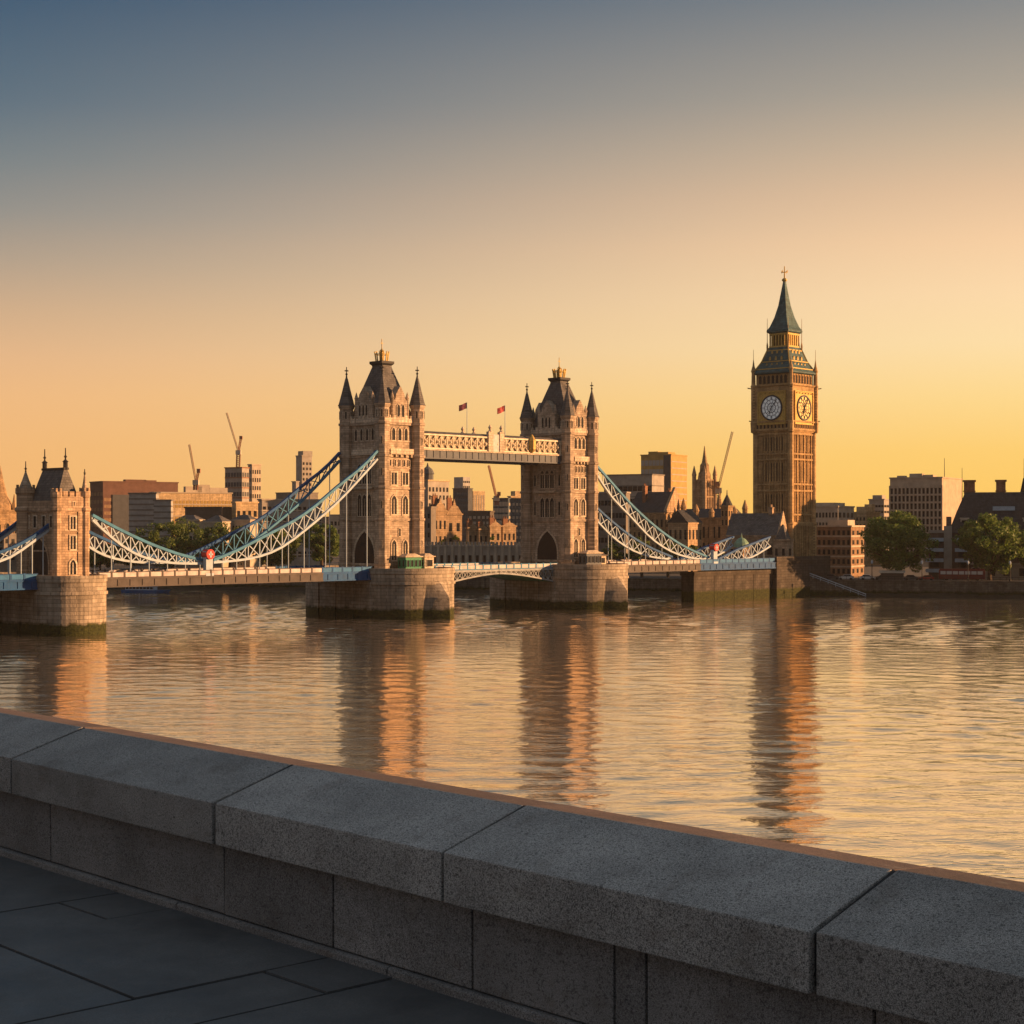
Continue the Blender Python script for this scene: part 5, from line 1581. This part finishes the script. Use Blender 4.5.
for i, (px, yt, w, lab) in enumerate([(615, 540, 30, 'dark tree just right of the right bridge tower'), (642, 536, 34, 'dark tree behind the middle of the right chain'), (668, 538, 30, 'dark tree below the two gabled hall'), (692, 541, 26, 'dark tree left of the right link post'), (716, 544, 20, 'dark tree beside the green domed pavilion')]):
    tree(lab, px, 500, yt, w, 60 + i, 'leaf_b', 'dark trees behind the right chain', n_clump=45, per=80)

# ------------------------------------------------------------------ boat, vehicles, kiosk, stairs
Yb = 487
bt = thing('tour_boat', 'long low blue and white tour boat moored by the far left bank', 'boat', (xat(146, Yb), Yb, 0), BRZ)
Lb = 7.4
hull = MB()
def hr_(z, k, e=0.0): return [(-Lb * .98 * k, -1.5 * k, z), (Lb * .55 * k, -1.7 * k, z), (Lb * (1.0 + e) * k, 0, z + e * 2), (Lb * .55 * k, 1.7 * k, z), (-Lb * .98 * k, 1.5 * k, z)]
hull.loft([hr_(-.4, .9), hr_(.15, .97), hr_(.85, 1.0, .06)]); hull.build('hull', M['blue'], bt)
cb = MB(); cb.box(-Lb * .8, Lb * .4, -1.2, 1.2, .85, 1.9); cb.box(-Lb * .84, Lb * .45, -1.35, 1.35, 1.9, 2.05); co = cb.build('cabin', M['white'], bt)
for k in range(8): put('window', wpane(.85, .55, 'glass'), co, (-Lb * .72 + k * 1.1, -1.2, 1.15))
MB().lathe(-Lb * .3, 0, [(.05, 2), (.03, 3.8)], 6).build('mast', M['white'], bt)

def car_mesh():
    o = thing('parked_car', 'x', 'car', (0, 0, 0), 0, 'cars parked on the far embankment')
    b = MB(); b.extr_y([(-2.1, .35), (2.1, .35), (2.15, .75), (1.2, .95), (-2.0, 1.0), (-2.15, .7)], -.85, .85)
    b.extr_y([(-1.75, .95), (1.1, .93), (.45, 1.45), (-1.3, 1.48)], -.76, .76); body = b.build('body', M['car_white'], o)
    g = MB(); g.extr_y([(-1.5, 1.02), (.85, 1.0), (.4, 1.38), (-1.2, 1.4)], -.78, .78); g.build('windows', M['glass'], o)
    for x in (-1.35, 1.35):
        for y in (-.82, .82):
            w = MB(); n = 14
            w.loft([[(.33 * cos(2 * pi * k / n), -.1, .33 * sin(2 * pi * k / n)) for k in range(n)], [(.33 * cos(2 * pi * k / n), .1, .33 * sin(2 * pi * k / n)) for k in range(n)]])
            w.build('wheel', M['rubber'], o, (x, y, .33))
    for y in (-.6, .6):
        MB().box(2.08, 2.17, y - .16, y + .16, .6, .74).build('headlight', M['glass'], o)
    return o
M['car_white'] = m_plain('white_car_paint', (0.6, 0.6, 0.58), .3, 0, .05)
M['car_grey'] = m_plain('dark_grey_car_paint', (0.06, 0.06, 0.065), .3, 0, .05)
M['car_red'] = m_plain('red_car_paint', (0.3, 0.03, 0.025), .3, 0, .05)
M['coach_red'] = m_plain('dark_red_coach_paint', (0.13, 0.022, 0.02), .4, 0, .1)
proto = car_mesh()
meshes = {}
spots = [(868, 'car_white', 'white car parked on the embankment below the round plane tree'), (882, 'car_grey', 'dark car parked right of the white one under the round plane tree'),
         (912, 'car_grey', 'dark car parked between the kiosk and the red coach'), (926, 'car_red', 'red car parked left of the red coach'),
         (832, 'car_grey', 'dark car parked in front of the brick flats'), (846, 'car_white', 'white car parked by the right corner of the brick flats')]
def bank_place(px, off):
    q = (px - 512) / F
    Y = (485.6 + off) / (1 + .28 * q)
    return q * Y, Y
for i, (px, mm, lab) in enumerate(spots):
    o = proto if i == 0 else copy_tree(proto)
    x, y = bank_place(px, 4.6); o.location = (x, y, GZ + .42); o.rotation_euler = (0, 0, BRZ + (pi if i % 2 else 0)); o['label'] = lab
    for ch in o.children:
        if ch.name.split('.')[0] == 'body':
            if mm != 'car_white':
                ch.data = ch.data.copy(); ch.data.materials[0] = M[mm]
rd = MB(); rd.box(-900, 700, 1.6, 14, -.2, .42); o = rd.build('embankment_road', M['asphalt'], None, (0, bank_y(0), GZ)); o.rotation_euler = (0, 0, BRZ); tag(o, kind='structure')
x, y = bank_place(962, 5.0)
co = thing('coach', 'long dark red coach with pale windows parked on the right embankment', 'coach', (x, y, GZ + .42), BRZ)
MB().box(-6, 6, -1.25, 1.25, .45, 3.0).box(-5.8, 5.8, -1.1, 1.1, 3.0, 3.2).build('body', M['coach_red'], co)
for k in range(7): put('window', wpane(1.35, .85, 'coach_glass' if 'coach_glass' in M else paint('coach_glass', (0.45, 0.43, 0.4), 'plain', rough=.2)), co, (-4.9 + k * 1.6, -1.25, 1.75))
for xx in (-4, 4):
    for yy in (-1.1, 1.1):
        w = MB(); n = 14
        w.loft([[(.5 * cos(2 * pi * k / n), -.14, .5 * sin(2 * pi * k / n)) for k in range(n)], [(.5 * cos(2 * pi * k / n), .14, .5 * sin(2 * pi * k / n)) for k in range(n)]])
        w.build('wheel', M['rubber'], co, (xx, yy, .5))
x, y = bank_place(892, 3.2)
ks = thing('kiosk', 'small dark kiosk with a white awning roof under the round plane tree', 'kiosk', (x, y, GZ + .42), BRZ)
MB().box(-3, 3, 0, 2.4, 0, 2.0).build('wall', M['dark_render'], ks)
aw = MB(); aw.add([(-3.4, -1, 2.0), (3.4, -1, 2.0), (3.4, 2.6, 2.5), (-3.4, 2.6, 2.5), (-3.4, -1, 2.15), (3.4, -1, 2.15), (3.4, 2.6, 2.65), (-3.4, 2.6, 2.65)], [(0, 3, 2, 1), (4, 5, 6, 7), (0, 1, 5, 4), (1, 2, 6, 5), (2, 3, 7, 6), (3, 0, 4, 7)])
aw.build('awning', M['white_render'], ks)

# embankment railing and lamps on the right bank
rl = thing('railing', 'low dark iron railing along the right embankment wall', 'railing', (0, bank_y(0), GZ + .55), BRZ)
rr_ = MB()
for k in range(90):
    xx = 70 + k * 1.6
    rr_.box(xx - .05, xx + .05, .3, .4, 0, 1.0)
rr_.box(70, 214, .28, .42, .95, 1.05); rr_.box(70, 214, .3, .4, .45, .52)
rr_.build('bars', M['dark'], rl)
def lamp(px, lab):
    x, y = bank_place(px, 1.3)
    o = thing('street_lamp', lab, 'street lamp', (x, y, GZ + .5), 0, 'street lamps on the right embankment')
    MB().lathe(0, 0, [(.28, 0), (.28, .6), (.12, .8), (.08, 4.4)], 8).build('post', M['dark'], o)
    MB().lathe(0, 0, [(.12, 4.4), (.3, 4.7), (.3, 5.1), (.1, 5.4)], 8).build('globe', M['white'], o)
for px, lab in ((872, 'street lamp left of the round plane tree trunk'), (922, 'street lamp between the two big plane trees'), (968, 'street lamp in front of the red coach'), (1010, 'street lamp nearest the right edge of the photo')): lamp(px, lab)

# river stairs running down from the abutment with white rail
x0_, y0_ = bank_place(806, -2.6); x1_, y1_ = bank_place(866, -2.6)
stt = thing('river_stairs', 'stone stairs with pale handrail sloping to the water right of the clock tower', 'stairs', (x0_, y0_, 0), BRZ)
Ls = sqrt((x1_ - x0_) ** 2 + (y1_ - y0_) ** 2); z0_ = zat(575, y0_)
sb = MB(); n = 26
for k in range(n):
    sb.box(Ls * k / n, Ls * (k + 1) / n + .002 * 0, -.8, 2.4, -1, z0_ * (1 - (k + 1) / n) + .05)
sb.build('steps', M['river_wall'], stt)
hb = MB(); hb.bar((0, -.9, z0_ + .9), (Ls, -.9, .9), .22); hb.bar((0, -.9, z0_ + .35), (Ls, -.9, .35), .14)
for k in range(9): hb.box(Ls * k / 8 - .05, Ls * k / 8 + .05, -.95, -.85, z0_ * (1 - k / 8) - .2, z0_ * (1 - k / 8) + .95)
hb.build('handrail', M['white'], stt)

# low distant skyline so that gaps show city, not bare ground
random.seed(21)
cols = ['concrete', 'dark_concrete', 'sandstone', 'pale_concrete', 'tan_brick']
words_ = ['grey', 'dark grey', 'golden stone', 'pale', 'tan brick']
FARB = [(-22, 8, 'behind the church at the left edge'), (14, 34, 'behind the left gatehouse turret'), (40, 66, 'behind the left gatehouse roof'), (68, 92, 'between gatehouse and brown office block'),
        (318, 334, 'left of the middle tower, next to its chain'), (330, 352, 'behind the left wall of the middle tower'), (436, 462, 'behind the tallest golden gabled house'), (478, 496, 'between the tan tower block and the glass building'),
        (520, 540, 'behind the left face of the right tower'), (592, 612, 'just right of the right bridge tower'), (684, 700, 'between the slab tower and the spired tower'), (708, 728, 'behind the crane left of the clock tower'),
        (738, 760, 'left of the clock tower shaft'), (812, 830, 'beside the clock tower on its right'), (856, 872, 'in the gap above the brick flats'), (926, 946, 'right of the grid office foot'), (1000, 1030, 'behind the mansard warehouse')]
for i, (a, b, where) in enumerate(FARB):
    ci = random.randrange(5)
    bld('distant_block', f'low {words_[ci]} distant block {where}', 'building', a, a + (b - a) * .68, b, random.uniform(511, 518), random.uniform(880, 1050), random.uniform(20, 45), cols[ci], group='low distant blocks of the skyline', win_l=(4, 3, .3, .9, .6, .5))

# ------------------------------------------------------------------ warm evening haze
hm = bpy.data.materials.new('evening_haze'); hm.use_nodes = True
hn = hm.node_tree
for n in list(hn.nodes): hn.nodes.remove(n)
pv_ = hn.nodes.new('ShaderNodeVolumePrincipled'); ho = hn.nodes.new('ShaderNodeOutputMaterial')
pv_.inputs['Color'].default_value = (1.0, 0.93, 0.84, 1)
pv_.inputs['Density'].default_value = 0.000045
pv_.inputs['Anisotropy'].default_value = 0.0
hn.links.new(pv_.outputs[0], ho.inputs['Volume'])
hz = MB().box(-1300, 700, -120, 1400, -3, 104).build('haze', hm)
tag(hz, kind='stuff')
